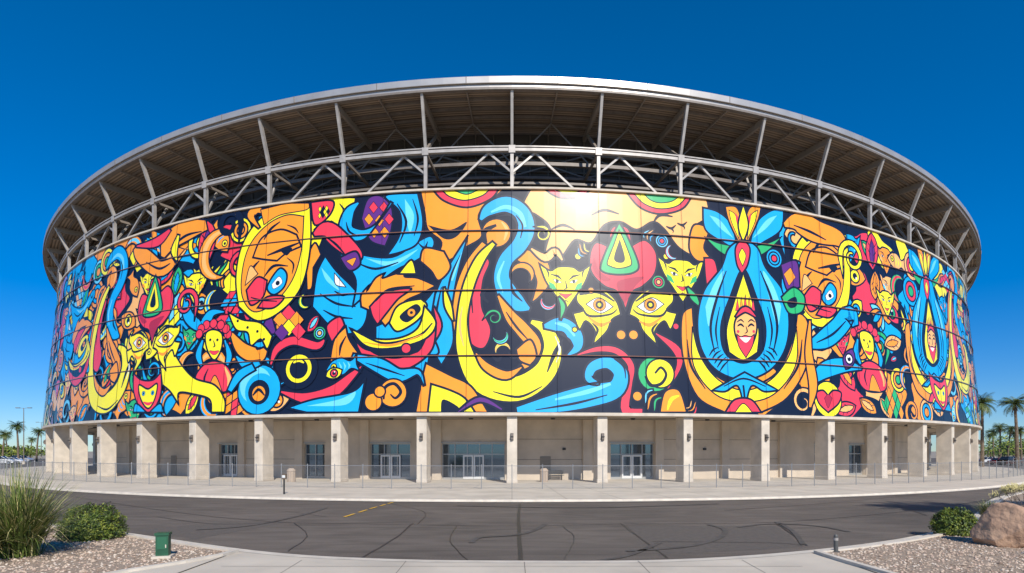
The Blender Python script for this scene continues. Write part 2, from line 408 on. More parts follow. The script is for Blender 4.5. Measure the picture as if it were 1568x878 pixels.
F('L','708,385* 700,410 693,430 690,420',0); K_('660,490,1.5 654,520,4 650,545,1.5','676,440,1.5 668,480,4 666,520,1.5','705,390,1 690,425,3.5 682,470,1')
Br('R','664,470,3 672,500,10 660,530,3'); Br('Y','680,440,3 686,468,12 694,492,3')
F('O','636,632* 645,585 652,556* 690,575 722,592 748,632*'); F('Y','655,632* 660,588* 690,598 712,610 728,632*')
F('K','675,632* 678,612 700,622 706,632*',0)
Br('P','700,632,4 735,612,10 770,628,5')
Br('R','985,632,14 958,628,16 962,590,14 966,560,12 945,538,12 915,535,10 880,545,4')
Br('B','790,628,10 850,618,30 905,606,36 942,596,30 950,572,24 932,556,20 908,562,18 902,580,14 918,588,6')
Br('L','850,612,3 900,600,7 935,588,4',0); K_('820,628,1.5 880,618,4 930,605,1.5','958,580,1 955,562,3 940,550,1')
Br('B','832,500,8 858,498,26 880,512,24 884,532,16 868,545,4'); Br('L','850,495,3 868,500,6 880,515,3',0); K_('845,508,1.5 862,510,4 872,525,1.5')
Br('R','1003,510,4 1035,535,14 1040,560,10 1020,600,4')
C('G',1003,573,28); C('Y',1011,572,23)
K_('988,576,3 996,590,5 1012,588,5 1020,574,4 1012,563,4 1003,572,3')
C('O',976,607,8); F('O','1010,632* 1018,600 1040,598 1052,632*'); Br('Y','1022,628,2 1028,612,6 1040,606,2',0)
C('O',951,513,8); C('O',970,513,8)
m0=len(SH)
F('R','903,392 912,372 932,378* 935,352 948,345 963,352 968,376* 988,368 1005,388 1003,418 985,438 968,448 958,476* 946,448 925,438 906,418')
F('G','948,340* 962,365 978,405 970,418 946,421 924,417 920,405 936,365'); F('Y','948,352* 958,375 967,402 960,409 946,411 935,408 930,402 940,375',.1); F('K','949,366* 957,396 950,403 940,396',0)
F('D','948,430 985,424 972,440 957,466* 946,445',0); F('D','910,395 918,415 935,428 922,430 908,412',0)
for sx in (-1,1):
    X=lambda v:957+sx*v
    F('Y',f'{X(74)},447* {X(60)},450 {X(35)},444 {X(14)},460 {X(6)},482* {X(20)},490 {X(28)},508 {X(50)},530* {X(46)},508 {X(60)},492 {X(70)},505 {X(80)},480* {X(64)},475 {X(74)},462')
    K_(f'{X(70)},452,2 {X(42)},447,6 {X(16)},462,2',f'{X(66)},470,2 {X(55)},484,4 {X(24)},482,3 {X(12)},474,1.5',f'{X(50)},495,1.5 {X(42)},505,4 {X(46)},518,1.5')
    F('W',f'{X(60)},466* {X(40)},456 {X(18)},470* {X(38)},480',.08); C('O',957+sx*39,467,10,.06); C('K',957+sx*39,467,6.5,0); C('Y',957+sx*39,467,3,0)
    Br('O',f'{X(22)},492,2 {X(38)},498,6 {X(56)},486,2',0)
m1=len(SH)
Mo('face',866,434,2.15,0,1,'Y','G'); Mo('face',1044,423,2.15,0,1,'Y','G')
Br('G','855,455,4 862,470,10 858,490,3'); Br('G','1052,440,4 1062,455,12 1072,470,3')
C('Y',1020,393,5,.1); C('Y',885,393,5,.1); C('O',905,445,5,.1); C('Y',880,505,4,.1); C('R',1035,500,5,.1)
F('O','1062,345 1085,352 1078,380 1092,398* 1068,400 1055,380'); F('R','1078,395* 1095,400 1100,440 1085,450 1080,425')
b0=len(SH)
for sx in (-1,1):
    X=lambda v:1138+sx*v
    F('B',f'{X(8)},385* {X(30)},372 {X(58)},352 {X(62)},318* {X(38)},325 {X(18)},345')
    F('L',f'{X(15)},365* {X(35)},350 {X(52)},330* {X(35)},338',0)
    F('G',f'{X(12)},378* {X(40)},372 {X(60)},362* {X(38)},384 {X(20)},392',.1)
    F('O',f'{X(4)},378* {X(22)},340 {X(28)},316* {X(10)},318 {X(2)},345')
    F('Y',f'{X(6)},368* {X(18)},340 {X(22)},322* {X(11)},332',.08)
    F('R',f'{X(5)},360* {X(11)},338 {X(12)},326* {X(6)},338',0)
F('Y','1138,372* 1146,345 1138,312* 1130,345')
F('O','1044,485 1060,470* 1066,520 1090,570 1140,592 1188,572 1214,520 1222,470* 1238,500 1235,560 1205,610 1165,632* 1110,632* 1068,608 1046,550')
F('Y','1060,500* 1072,545 1100,582 1140,598 1180,582 1208,545 1220,500* 1218,560 1185,604 1140,616 1095,604 1062,560',.13)
K_('1052,520,1.5 1058,560,4 1080,596,1.5','1228,520,1.5 1222,560,4 1200,596,1.5')
F('B','1138,368 1160,380 1172,410 1198,445 1208,490 1202,535 1178,568 1138,582 1098,568 1074,535 1068,490 1078,445 1104,410 1116,380')
F('K','1138,412 1158,455 1172,500 1166,540 1138,556 1110,540 1104,500 1118,455')
F('L','1080,470* 1092,438 1108,415 1100,450 1086,500',0); F('L','1196,470* 1184,438 1168,415 1176,450 1190,500',0)
K_('1112,415,1.5 1098,455,4 1088,500,4 1094,540,1.5','1164,415,1.5 1180,455,4 1190,500,4 1184,540,1.5','1102,470,1 1096,505,3 1100,535,1','1175,470,1 1182,505,3 1178,535,1')
for k in range(5):
    K_(f'{1086+k*4},{545+k*6},1.5 {1092+k*4},{536+k*6},3 {1100+k*4},{532+k*5},1',f'{1190-k*4},{545+k*6},1.5 {1184-k*4},{536+k*6},3 {1176-k*4},{532+k*5},1')
F('Y','1138,418* 1152,462 1162,505 1160,540* 1138,552 1116,540* 1112,505 1124,462')
for k in range(5): F('O' if k%2 else 'R',f'{1126+k*6},476* {1129+k*6},{458-4*(2-abs(k-2))}* {1132+k*6},476*',.05)
F('A','1141,478 1157,490 1157,514 1142,542 1126,514 1126,490')
F('R','1128,512* 1134,516 1141,514 1149,516 1155,512* 1152,530 1142,548* 1131,530',.1); F('W','1132,517* 1150,517* 1142,525',0)
K_('1129,500,1.5 1134,497,3.5 1139,501,1.5','1145,501,1.5 1150,497,3.5 1155,500,1.5','1142,500,1 1144,508,2 1140,511,1','1128,494,1 1134,490,2.5 1139,494,1','1145,494,1 1150,490,2.5 1156,494,1'); Br('R','1126,486,3 1141,474,10 1158,486,3')
C('R',1130,508,2.5,0);C('R',1154,508,2.5,0)
F('R','1136,368 1148,380 1145,405 1136,420* 1128,405 1126,380'); F('Y','1136,380* 1142,392 1137,408* 1131,392',.08)
F('B','1090,598* 1140,570* 1192,598* 1170,600 1150,592 1140,632* 1130,592 1110,600'); K_('1108,592,1.5 1138,580,3 1172,592,1.5','1138,590,3 1140,610,3 1140,625,1')
F('R','1110,632* 1125,612 1150,612 1166,632*'); F('Y','1125,632* 1138,618 1152,632*',.1)
b1=len(SH)
c0=len(SH)
F('B','478,470* 485,420 498,392* 515,415 540,440 562,468 556,500 530,512 500,495*')
F('L','492,410* 505,425 520,445 500,430',0); F('W','512,418* 530,440* 514,436',.08); K_('490,450,1.5 515,465,4 545,470,1.5','495,475,1.5 515,485,4 540,488,1.5','512,446,1.5 524,452,4 535,450,1.5')
F('B','508,372* 545,388 600,394 640,370 660,362 664,378 640,398 610,412 585,430 560,452* 540,470* 545,430 528,402')
F('L','560,396* 600,400 640,382 600,408',0); K_('545,402,1.5 575,412,4 610,402,1.5','640,372,1 650,380,4 655,370,1')
F('B','575,500* 640,470 668,440* 660,500 672,540 650,545 620,560 580,545')
F('O','553,470* 553,452 566,436* 562,446 575,426 590,418* 586,426 604,420 622,416* 620,424 640,426 668,438* 645,450 620,462 606,482 590,500* 572,480')
F('R','566,470* 590,448 630,442 610,458 592,480 578,498* 570,485'); Br('K','575,462,1.5 595,444,4 635,438,1.5',0)
F('Y','596,495* 606,472 622,462 645,458* 654,468 645,485 630,498 608,508')
F('K','612,484 636,466 644,476 624,494',0); C('O',630,479,6,0); C('K',630,479,2.5,0)
F('R','540,515* 560,535 600,538 640,525 668,500* 662,535 635,560 600,570 560,552')
F('K','552,522* 580,532 620,532 655,515* 640,540 605,550 572,542',0)
F('R','560,545* 600,552 640,540* 620,562 590,565',0)
F('Y','535,502* 570,518 610,518 640,502 650,468* 668,495 650,520 600,534 560,530')
Br('K','552,512,2 590,526,4 640,515,4 662,495,2',0); Br('O','556,524,1 600,529,4 648,512,1',0)
C('R',622,534,8); 
F('Y','610,420* 630,398 638,420*');
c1=len(SH)
F('O','505,555* 512,520 530,500* 535,520 552,545*'); F('R','508,525* 500,500 520,485 528,498*'); K_('520,545,1.5 522,530,4 530,515,1.5')
F('Y','476,300* 545,303* 540,322 522,348 505,340 492,372 480,400* 472,360')
F('R','476,310* 510,308 505,330 482,345'); K_('480,352,1.5 492,345,4 498,355,1.5','520,312,1.5 528,325,4 522,338,1.5'); Mo('tri',495,325,.55,0,1,'Y','K')
F('P','553,335* 563,305 583,300 600,318 600,350 590,378* 566,368')
for (x,y) in ((572,318),(588,318),(565,336),(581,338),(596,336),(573,356),(589,356)):
    F('O' if (x+y)%2 else 'R',f'{x},{y-9}* {x+7},{y}* {x},{y+9}* {x-7},{y}*',.05)
F('B','590,300 640,296* 648,340 640,372 618,385 592,392* 612,360 612,325'); F('L','620,305* 634,330 628,360* 622,335',0); K_('608,312,1.5 622,340,4 612,372,1.5','632,305,1 640,335,3.5 634,362,1')
Br('B','600,310,4 575,345,3 552,360,18 530,352,22 535,325,16 550,310,4'); K_('530,340,1 535,355,3.5 550,362,1')
F('O','643,400* 650,380 680,385* 690,410 672,430 660,415')
F('O','480,410* 492,390* 482,372 470,400 470,445* 478,440')
Br('R','480,360,6 500,352,26 520,368,30 545,390,22 550,400,6'); F('P','520,395* 545,385 552,405 535,415'); F('O','530,400* 545,395 540,408*',.05); K_('498,362,1.5 515,375,4 530,392,1.5')
Br('R','415,560,4 425,535,12 450,522,15 485,530,14 498,520,4'); Br('R','430,600,5 470,610,18 510,600,20 540,575,12 555,560,3')
C('K',458,565,32); C('Y',458,565,24); C('K',458,565,15); Br('Y','450,556,2 458,552,5 466,556,2',0)
Br('B','540,545,8 580,560,24 610,575,22 640,570,10 650,590,3'); K_('560,556,1 590,566,3.5 620,576,1')
Mo('fish',525,562,1.3,10,1,'B','L'); Mo('eye',512,572,.8,20,1,'Y','R')
C('O',602,602,22); K_('588,612,3 590,594,5 604,588,5 614,600,5 606,610,4 598,604,2'); C('O',572,616,14); C('O',582,600,9)
F('B','440,625* 480,612 540,600 560,580* 550,632* 470,632*'); F('L','470,622* 520,612 545,600 530,620',0)
C('B',397,597,41); C('L',392,590,30,0); C('B',399,599,29,0); C('K',397,601,19); C('O',397,603,13,.08); K_('388,606,2 397,597,5 406,606,2')
F('P','415,475* 425,512* 395,515*'); 
for (x,y,c) in ((430,490,'O'),(443,480,'R'),(455,490,'O'),(443,502,'Y'),(432,510,'P'),(458,508,'R')): F(c,f'{x},{y-13}* {x+11},{y}* {x},{y+13}* {x-11},{y}*',.06)
f0=len(SH)
F('Y','366,470* 362,425 372,375 400,335 440,318 476,318* 476,380 462,440 430,478 395,492')
F('O','372,455 372,415 384,375 410,345 440,330 466,332* 462,385 448,430 420,465 390,478',.12)
F('O','388,395* 402,365 430,352 455,360* 462,378* 440,388 425,400* 405,398')
K_('410,392,2 435,382,5 460,372,2','430,340,1.5 415,352,4 405,368,1.5','440,345,1 452,350,3 458,358,1','384,430,1.5 388,412,4 398,400,1.5','440,395,1 450,405,3 448,420,1'); F('K','430,385* 448,380 440,392',0)
F('B','410,440 428,412 440,420 436,440 420,452'); F('W','417,436* 428,424 433,434 420,443',.05); C('K',426,434,4,0); K_('405,425,1.5 420,408,4.5 442,408,1.5')
F('R','378,445* 395,425 410,430* 404,455 385,468'); F('R','395,472* 410,455 436,455 420,472'); K_('385,456,1.5 400,460,3 425,462,1.5'); F('A','376,438* 384,408 396,420*',.1)
Br('O','398,350,4 385,332,12 395,322,12 410,330,4')
f1=len(SH)
F('O','400,322* 440,312* 474,312* 470,322 430,330 405,345*',.1)
F('Y','350,478* 372,490 400,495 418,515* 410,535 400,520 385,530 380,510 362,505')
for (x,y) in ((365,492),(380,502),(395,508),(405,520)): C('K',x,y,2.5,0)
Br('O','355,510,6 372,535,22 395,545,24 408,535,8'); Br('B','362,545,4 378,560,14 400,556,8')
Br('B','285,455,4 290,485,18 310,500,18 325,480,12 345,478,4')
q0=len(SH)
F('R','306,520 312,500 328,492 344,500 350,520 340,510 316,510'); 
for a in range(7): C('R',328+22*math.cos(math.pi*a/6),512-16*math.sin(math.pi*a/6),8,.1)
F('Y','316,512 328,505 341,512 340,535 329,552 318,535'); C('K',323,521,2.5,0);C('K',334,521,2.5,0); Br('R','322,538,2 329,541,6 336,538,2',.04); K_('328,522,1 330,530,2 327,532,1')
Br('B','312,520,4 305,545,10 312,565,4'); Br('B','345,520,4 352,545,10 346,565,4')
F('R','300,580 312,560 330,553 350,562 358,585 348,600 312,602'); Br('A','345,562,2 352,580,6 350,592,2',0); F('O','318,602* 330,575 342,602*',.1); K_('320,565,1 314,580,3 316,595,1')
q1=len(SH)
F('Y','246,552* 262,530* 280,560 300,580 330,590 345,612 345,632* 325,632* 322,612 298,604 275,602 275,620* 262,600 250,590*')
Br('B','352,600,8 368,575,14 390,562,12')
x0=len(SH)
F('R','206,572* 218,582 236,582 248,570* 248,600 240,622 228,634 214,622 206,600'); F('Y','214,590 228,596 242,588 238,612 228,626 217,612'); C('B',221,603,4,.05); C('B',235,602,4,.05); C('K',221,603,2,0); C('K',235,602,2,0); Br('R','221,616,2 228,619,5 235,616,2',0)
F('B','205,632* 210,618 228,634* 246,618 252,632*')
x1=len(SH)
Mo('face',300,437,1.7,0,1,'Y','O'); Mo('leaf',318,372,2.2,4,1,'R','P'); Mo('curl',286,465,1.3,0,1,'R','B'); Mo('cres',340,390,2.2,20,-1,'O','A'); Mo('curl',352,345,1.3,0,1,'K','O')
Br('O','250,395,6 262,370,26 290,352,30 318,345,16'); Br('O','208,380,8 220,392,26 245,412,26 268,400,12'); Br('R','210,378,4 240,372,14 262,352,5')
K_('262,382,1.5 285,362,4 310,355,1.5','225,402,1.5 245,412,4 262,404,1.5')
Br('Y','275,360,4 268,385,10 272,400,3')
copy(h0,h1,780,500,168,540,1,1); copy(m0,m1,957,440,236,500,.9,.9); copy(c0,c1,600,480,122,530,.9,.9)
copy(f0,f1,420,410,1263,430,1,.95); copy(b0,b1,1138,500,1425,520,.95,.9); copy(q0,q1,328,550,1331,550); copy(x0,x1,228,600,1440,600); copy(h0,h1,780,500,1470,530,.9,.9)
C('Y',1268,612,31); F('R','1250,602 1260,598 1268,606* 1276,598 1288,602 1284,618 1268,632* 1254,618'); F('D','1262,610* 1268,604 1274,610* 1268,625',.05)
Br('B','1222,400,8 1208,430,24 1215,465,16 1230,480,5'); Br('B','1235,530,10 1262,520,30 1285,500,30 1300,480,24 1310,500,10'); K_('1250,525,1.5 1275,512,4 1295,492,1.5')
Br('O','1200,345,8 1222,340,30 1250,355,34 1280,365,26 1295,380,6'); K_('1215,345,1.5 1240,355,4 1265,368,1.5'); F('P','1195,405* 1220,400 1225,440* 1205,445'); F('O','1200,420* 1210,410* 1218,425* 1208,438*',.05)
F('G','1196,455* 1215,440 1232,455 1228,478 1208,480'); F('K','1205,462 1218,455 1220,468 1210,472',0)
Mo('face',1357,462,1.6,0,1,'Y','O'); Mo('leaf',1335,385,2.0,-4,1,'R','P'); Mo('curl',1305,395,1.6,0,-1,'Y','B')
Br('B','1240,590,6 1262,568,26 1290,560,24 1320,565,5'); Mo('eye',1300,550,1.2,60,1,'P','W'); Br('O','1240,490,4 1238,540,12 1245,590,14 1240,625,5')
# fill remaining bare navy patches with small motifs
def pip(x,y,pts):
    ins=False; j=len(pts)-1
    for i in range(len(pts)):
        xi,yi=pts[i];xj,yj=pts[j]
        if (yi>y)!=(yj>y) and x<(xj-xi)*(y-yi)/(yj-yi)+xi: ins=not ins
        j=i
    return ins
def bb_(p): xs=[q[0] for q in p];ys=[q[1] for q in p]; return (min(xs),max(xs),min(ys),max(ys))
BBL=[(bb_(s[1]),s[1]) for s in SH]
def covered(x,y):
    for b_,p in BBL:
        if b_[0]<=x<=b_[1] and b_[2]<=y<=b_[3] and pip(x,y,p): return True
    return False
calm=(w(860,540)[0],w(1045,540)[0])
cnt=0; rf_=random.Random(21)
for _ in range(2600):
    x=rf_.uniform(-38,42); y=rf_.uniform(6.6,24.6)
    if calm[0]<x<calm[1] and 7<y<17 and rf_.random()<.85: continue
    for s in (1.25,.9,.6):
        r=s*.95
        if covered(x,y) or any(covered(x+r*math.cos(a),y+r*math.sin(a)) for a in [k*math.pi/4 for k in range(8)]): continue
        n0=len(SH); cs=rf_.sample(['O','B','R','Y','O','B','A','G','L'],3)
        motif(rf_.choice(['leaf','cres','curl','disc','flame','leaf','cres']),x,y,s,rf_.uniform(0,6.28),rf_.choice((-1,1)),*cs)
        BBL+= [(bb_(q[1]),q[1]) for q in SH[n0:]]; cnt+=1
        break
print('gap motifs',cnt)
PAL={'K':(.006,.008,.022),'Y':(.96,.84,.012),'O':(.95,.32,.016),'B':(.010,.39,.80),'R':(.83,.045,.075),'G':(.03,.44,.14),'P':(.12,.025,.20),'L':(.16,.64,.90),'A':(.95,.48,.14),'W':(.85,.85,.8),'D':(.42,.02,.05)}
keys=list(PAL); MI={k:i for i,k in enumerate(keys)}
mmats=[mat('mural_paint_'+k,PAL[k],.38,spec=.38,var=.04,vscale=.7,bump=.12,bscale=.45,coat=.5,crough=.15) for k in keys]
bbs=[];lay=[]
for c,pts,fc,ow in SH:
    xs=[p[0] for p in pts];ys=[p[1] for p in pts]; bb=(min(xs)-.2,max(xs)+.2,min(ys)-.2,max(ys)+.2)
    l=0
    for (q,lq) in zip(bbs,lay):
        if lq>=l and q[0]<bb[1] and q[1]>bb[0] and q[2]<bb[3] and q[3]>bb[2]: l=lq+1
    bbs.append(bb);lay.append(l)
ml=max(lay)+1; LS=min(.0045,.085/ml)
print('MURAL shapes',len(SH),'layers',ml)
mu=MB(); UD=RM*DEG
def hclip(poly,fn):
    out=[]; n=len(poly)
    for i in range(n):
        a=poly[i];b_=poly[(i+1)%n];fa=fn(a);fb=fn(b_)
        if fa>=0: out.append(a)
        if (fa>=0)!=(fb>=0):
            t=fa/(fa-fb); out.append((a[0]+(b_[0]-a[0])*t,a[1]+(b_[1]-a[1])*t))
    return out
ZTC={}
def ztop(k):
    if k not in ZTC: ZTC[k]=dip(ZT,WA,k*DEG)-.02
    return ZTC[k]
def emit(poly,mi,off):
    xs=[p[0] for p in poly]; ys=[p[1] for p in poly]
    if max(ys)<6.03: return
    k0=math.floor(min(xs)/UD);k1=math.floor(max(xs)/UD)
    if min(ys)<6.03: poly=hclip(poly,lambda p:p[1]-6.03)
    for k in range(k0,k1+1):
        q=poly
        if k0!=k1: q=hclip(hclip(q,lambda p:p[0]-k*UD),lambda p:(k+1)*UD-p[0])
        if len(q)<3: continue
        za,zb_=ztop(k),ztop(k+1)
        if max(p[1] for p in q)>min(za,zb_): q=hclip(q,lambda p:za+(zb_-za)*(p[0]/UD-k)-p[1])
        if len(q)<3: continue
        sa,ca=math.sin(k*DEG),math.cos(k*DEG);sb,cb=math.sin((k+1)*DEG),math.cos((k+1)*DEG)
        r=[]
        for (x,z) in q:
            t=x/UD-k; R=Rw(z)+off
            r.append((R*(sa+(sb-sa)*t),D-R*(ca+(cb-ca)*t),z))
        ar=sum(q[i][0]*q[(i+1)%len(q)][1]-q[(i+1)%len(q)][0]*q[i][1] for i in range(len(q)))
        if abs(ar)<1e-7: continue
        mu.poly(r if ar>0 else r[::-1],mi)
for (c,pts,fc,ow),l in zip(SH,lay):
    off=.006+l*LS
    for t in fc: emit([pts[i] for i in t],MI[c],off)
    if ow:
        cl=[pts[0]]
        for p in pts[1:]:
            if math.hypot(p[0]-cl[-1][0],p[1]-cl[-1][1])>.02: cl.append(p)
        if math.hypot(cl[0][0]-cl[-1][0],cl[0][1]-cl[-1][1])<.02: cl.pop()
        N=len(cl); 
        if N<3: continue
        A=[];B_=[]
        for i in range(N):
            a,b_,c_=cl[i-1],cl[i],cl[(i+1)%N]
            d1=Vector((b_[0]-a[0],b_[1]-a[1])).normalized(); d2=Vector((c_[0]-b_[0],c_[1]-b_[1])).normalized()
            n1=Vector((-d1.y,d1.x));n2=Vector((-d2.y,d2.x)); s_=n1+n2
            if s_.length<.3: s_=n1
            s_.normalize(); k_=min(1.8,1/max(.4,s_.dot(n1)))*ow/2
            A.append((b_[0]+s_.x*k_,b_[1]+s_.y*k_));B_.append((b_[0]-s_.x*k_,b_[1]-s_.y*k_))
        for i in range(N):
            j=(i+1)%N; emit([A[i],A[j],B_[j],B_[i]],0,off+LS*.5)
mu.obj('mural_panels',mmats,stadium)
print('MURAL polys',len(mu.f))
se=MB()
for z in (10.8,16.4,21.6):
    R=Rw(z); ring(se,[(R-.02,z-.07,0),(R+.115,z-.07,0),(R+.115,z,0),(R-.02,z,0)],0,True,360)
    ring(se,[(R-.02,z+.003,0),(R+.105,z+.003,0),(R+.105,z+.045,0),(R-.02,z+.045,0)],1,True,360)
for i in range(132):
    ph=i*STEP/2
    se.beam(P(Rw(6)+.1,ph,6.02),P(Rw(25)+.1,ph,dip(25.2,WA,ph)),.022,.02,0,up=(math.sin(ph),-math.cos(ph),0))
se.obj('panel_joints',[m_navy,mat('joint_trim',(.35,.14,.04),.25,spec=.8)],stadium)
# ------------------------------------------------------------ ground
m_ground=mat('ground_soil',(.36,.30,.23),.9,col2=(.26,.22,.17),vscale=.02)
g=MB(); g.poly([(-3000,-300,-.06),(3000,-300,-.06),(3000,4000,-.06),(-3000,4000,-.06)]); g.obj('ground',[m_ground])
m_as=mat('asphalt',(.158,.132,.110),.85,col2=(.108,.092,.078),vscale=.14,bump=.3,bscale=60,detail=9,spec=.25)
nt=m_as.node_tree;b=nt.nodes['Principled BSDF']; src=b.inputs['Base Color'].links[0].from_socket
tcn=[n for n in nt.nodes if n.type=='TEX_COORD'][0]
n3=nt.nodes.new('ShaderNodeTexNoise'); n3.inputs['Scale'].default_value=28; n3.inputs['Detail'].default_value=5
nt.links.new(tcn.outputs['Object'],n3.inputs['Vector'])
mr=nt.nodes.new('ShaderNodeMapRange'); mr.inputs[1].default_value=.3;mr.inputs[2].default_value=.7;mr.inputs[3].default_value=.72;mr.inputs[4].default_value=1.28
nt.links.new(n3.outputs['Fac'],mr.inputs[0])
n4=nt.nodes.new('ShaderNodeTexNoise'); n4.inputs['Scale'].default_value=.9; n4.inputs['Detail'].default_value=8; n4.inputs['Distortion'].default_value=1.5
mp=nt.nodes.new('ShaderNodeMapping'); mp.inputs['Scale'].default_value=(.35,1.3,1)
nt.links.new(tcn.outputs['Object'],mp.inputs['Vector']); nt.links.new(mp.outputs[0],n4.inputs['Vector'])
mr2=nt.nodes.new('ShaderNodeMapRange'); mr2.inputs[1].default_value=.35;mr2.inputs[2].default_value=.65;mr2.inputs[3].default_value=.82;mr2.inputs[4].default_value=1.14
nt.links.new(n4.outputs['Fac'],mr2.inputs[0]); mm=nt.nodes.new('ShaderNodeMath'); mm.operation='MULTIPLY'
nt.links.new(mr.outputs[0],mm.inputs[0]); nt.links.new(mr2.outputs[0],mm.inputs[1])
vm=nt.nodes.new('ShaderNodeVectorMath');vm.operation='SCALE'; nt.links.new(src,vm.inputs[0]); nt.links.new(mm.outputs[0],vm.inputs['Scale']); nt.links.new(vm.outputs[0],b.inputs['Base Color'])
rd=MB(); rd.poly([(-170,6,0),(170,6,0),(170,240,0),(-170,240,0)])
m_crk=mat('crack_sealant',(.028,.026,.024),.6); m_yel=mat('yellow_marking',(.75,.42,.03),.6,var=.2,vscale=5)
m_tyre=mat('tyre_rubber_marks',(.086,.075,.065),.85,var=.25,vscale=2); m_patch=mat('asphalt_patch',(.118,.102,.088),.85,var=.12,vscale=6,spec=.25)
def strip(mb,pts,wd,z,mi):
    prev=None
    for i in range(len(pts)-1):
        a=Vector(pts[i]);b_=Vector(pts[i+1]);d=(b_-a)
        if d.length<1e-4: continue
        n=Vector((-d.y,d.x)).normalized()*wd/2
        p0=prev if prev else ((a-n),(a+n))
        mb.poly([(*p0[0],z),(*(b_-n),z),(*(b_+n),z),(*p0[1],z)],mi); prev=((b_-n),(b_+n))
def crk(s,wd=.05,z=.004,mi=1,jit=.02):
    pts=[G(p[0],p[1]) for p in spline(parse(s),False,6)]
    pts=[(x+random.uniform(-jit,jit),y+random.uniform(-jit,jit)*.5) for x,y in pts]
    strip(rd,pts,wd,z,mi)
rd.poly([(*G(1010,850),.003),(*G(1230,838),.003),(*G(1190,806),.003),(*G(960,806),.003)],4)
rd.poly([(*G(340,800),.003),(*G(440,800),.003),(*G(300,826),.003),(*G(210,812),.003)],4)
crk('796,772 794,800 797,866',.13,.007); crk('632,802 600,828 548,858',.07,.007); crk('950,802 985,828 1022,855',.07,.007)
crk('1186,800 1212,818 1236,836',.07,.011); crk('60,752 200,775 330,792 450,801',.06,.007); crk('0,740 60,752',.06,.007)
crk('450,801 640,804 790,806 950,803 1186,800 1400,782 1568,757',.045,.011)
crk('1110,782 1300,768 1568,742',.05,.007); crk('240,792 330,803 440,800',.04,.015); crk('1000,830 1180,832 1230,836',.04,.015)
crk('140,800 150,780 170,768',.05,.015); crk('1420,790 1390,780 1370,772',.05,.015); crk('300,780 420,782 500,792',.03,.015); crk('600,772 650,785 640,803',.03,.015)
crk('700,806 690,830 720,862',.025,.015); crk('860,806 880,826 860,862',.025,.015); crk('450,801 470,822 440,845',.03,.015)
for (s,wd) in (('722,832 735,824 790,820 820,812 835,803',.2),('960,845 1050,838 1100,825 1110,812 1085,804',.2),('900,862 960,852 1010,832',.18),('1130,808 1180,803 1250,806 1300,815',.2),('300,812 380,806 460,790 500,778',.2),('1190,800 1215,815 1230,835',.16),('700,775 900,778 1100,772',.3)):
    crk(s,wd,.019,3,.0)
for (a,b_) in (((527,792.5),(543,787.5)),((549,785.5),(562,781.5)),((566,780),(577,777)),((582,775.5),(590,773.3)),((594,772),(602,770))):
    strip(rd,[G(*a),G(*b_)],.12,.023,2)
rd.obj('road',[m_as,m_crk,m_yel,m_tyre,m_patch])
m_side=mat('sidewalk_concrete',(.54,.475,.385),.85,var=.13,vscale=.5,bump=.1,bscale=30)
m_kerb=mat('kerb_concrete',(.60,.535,.445),.8,var=.12,vscale=2)
m_joint=mat('joint_dark',(.22,.195,.165),.9)
def rk(ph,r0=96.6,r1=86.5,e=47):
    s=min(abs(math.degrees(ph))/e,1); return r0-(r0-r1)*(1-math.cos(math.pi*s))/2
pz=MB(); kb=MB(); N=540
for i in range(N):
    a=-math.pi+2*math.pi*i/N;b_=a+2*math.pi/N
    pz.poly([P(rk(a)-.15,a,.13),P(rk(b_)-.15,b_,.13),P(60,b_,.13),P(60,a,.13)])
    kb.poly([P(rk(a),a,.12),P(rk(b_),b_,.12),P(rk(b_)-.15,b_,.135),P(rk(a)-.15,a,.135)])
    kb.poly([P(rk(a)+.03,a,.0),P(rk(b_)+.03,b_,.0),P(rk(b_),b_,.12),P(rk(a),a,.12)])
    kb.poly([P(rk(a)+.45,a,.026),P(rk(b_)+.45,b_,.026),P(rk(b_)+.03,b_,.026),P(rk(a)+.03,a,.026)])
for i in range(198):
    a=i*STEP/3; p,q=P(rk(a)-.2,a,0),P(80.0,a,0); strip(pz,[(p.x,p.y),(q.x,q.y)],.025,.134,1)
for rr in (82.2,):
    for i in range(N):
        a=-math.pi+2*math.pi*i/N;b_=a+2*math.pi/N; pz.poly([P(rr+.015,a,.138),P(rr+.015,b_,.138),P(rr-.015,b_,.138),P(rr-.015,a,.138)],1)
pz.obj('plaza_pavement',[m_side,m_joint]); kb.obj('plaza_kerb',[m_kerb])
NE=[((x,y),False) for x,y in ((-150,118),(-90,72),(-60,52),(-35,34.5),(-21.1,24.6),(-13.3,20.0),(-7.1,16.2),(-3.5,15.0),(0,14.7),(4,14.85),(7.9,16.1),(12.6,18.7),(17,22.3),(20.5,26),(32,38),(60,60),(90,80),(150,125))]
ne=spline(NE,False,10)
fp=MB()
for i in range(len(ne)-1):
    a,b_=ne[i],ne[i+1]
    fp.poly([(a[0],2-(abs(a[0])*.3),.10),(b_[0],2-abs(b_[0])*.3,.10),(b_[0],b_[1]-.3,.10),(a[0],a[1]-.3,.10)],0)
    fp.poly([(a[0],a[1]-.3,.10),(b_[0],b_[1]-.3,.10),(b_[0],b_[1],.09),(a[0],a[1],.09)],1)
    fp.poly([(a[0],a[1],.09),(b_[0],b_[1],.09),(b_[0],b_[1]+.04,0),(a[0],a[1]+.04,0)],1)
    fp.poly([(a[0],a[1]+.04,.028),(b_[0],b_[1]+.04,.028),(b_[0],b_[1]+.4,.028),(a[0],a[1]+.4,.028)],1)
strip(fp,[(x,y-.3) for x,y in ne if abs(x)<25],.02,.104,2)
for x in (-5.2,-2.6,0.3,3.1,5.7): strip(fp,[(x*.9,5),(x,14.5+abs(x)*.05)],.02,.104,2)
strip(fp,[(-6.8,13.95),(6.8,13.95)],.02,.108,2)
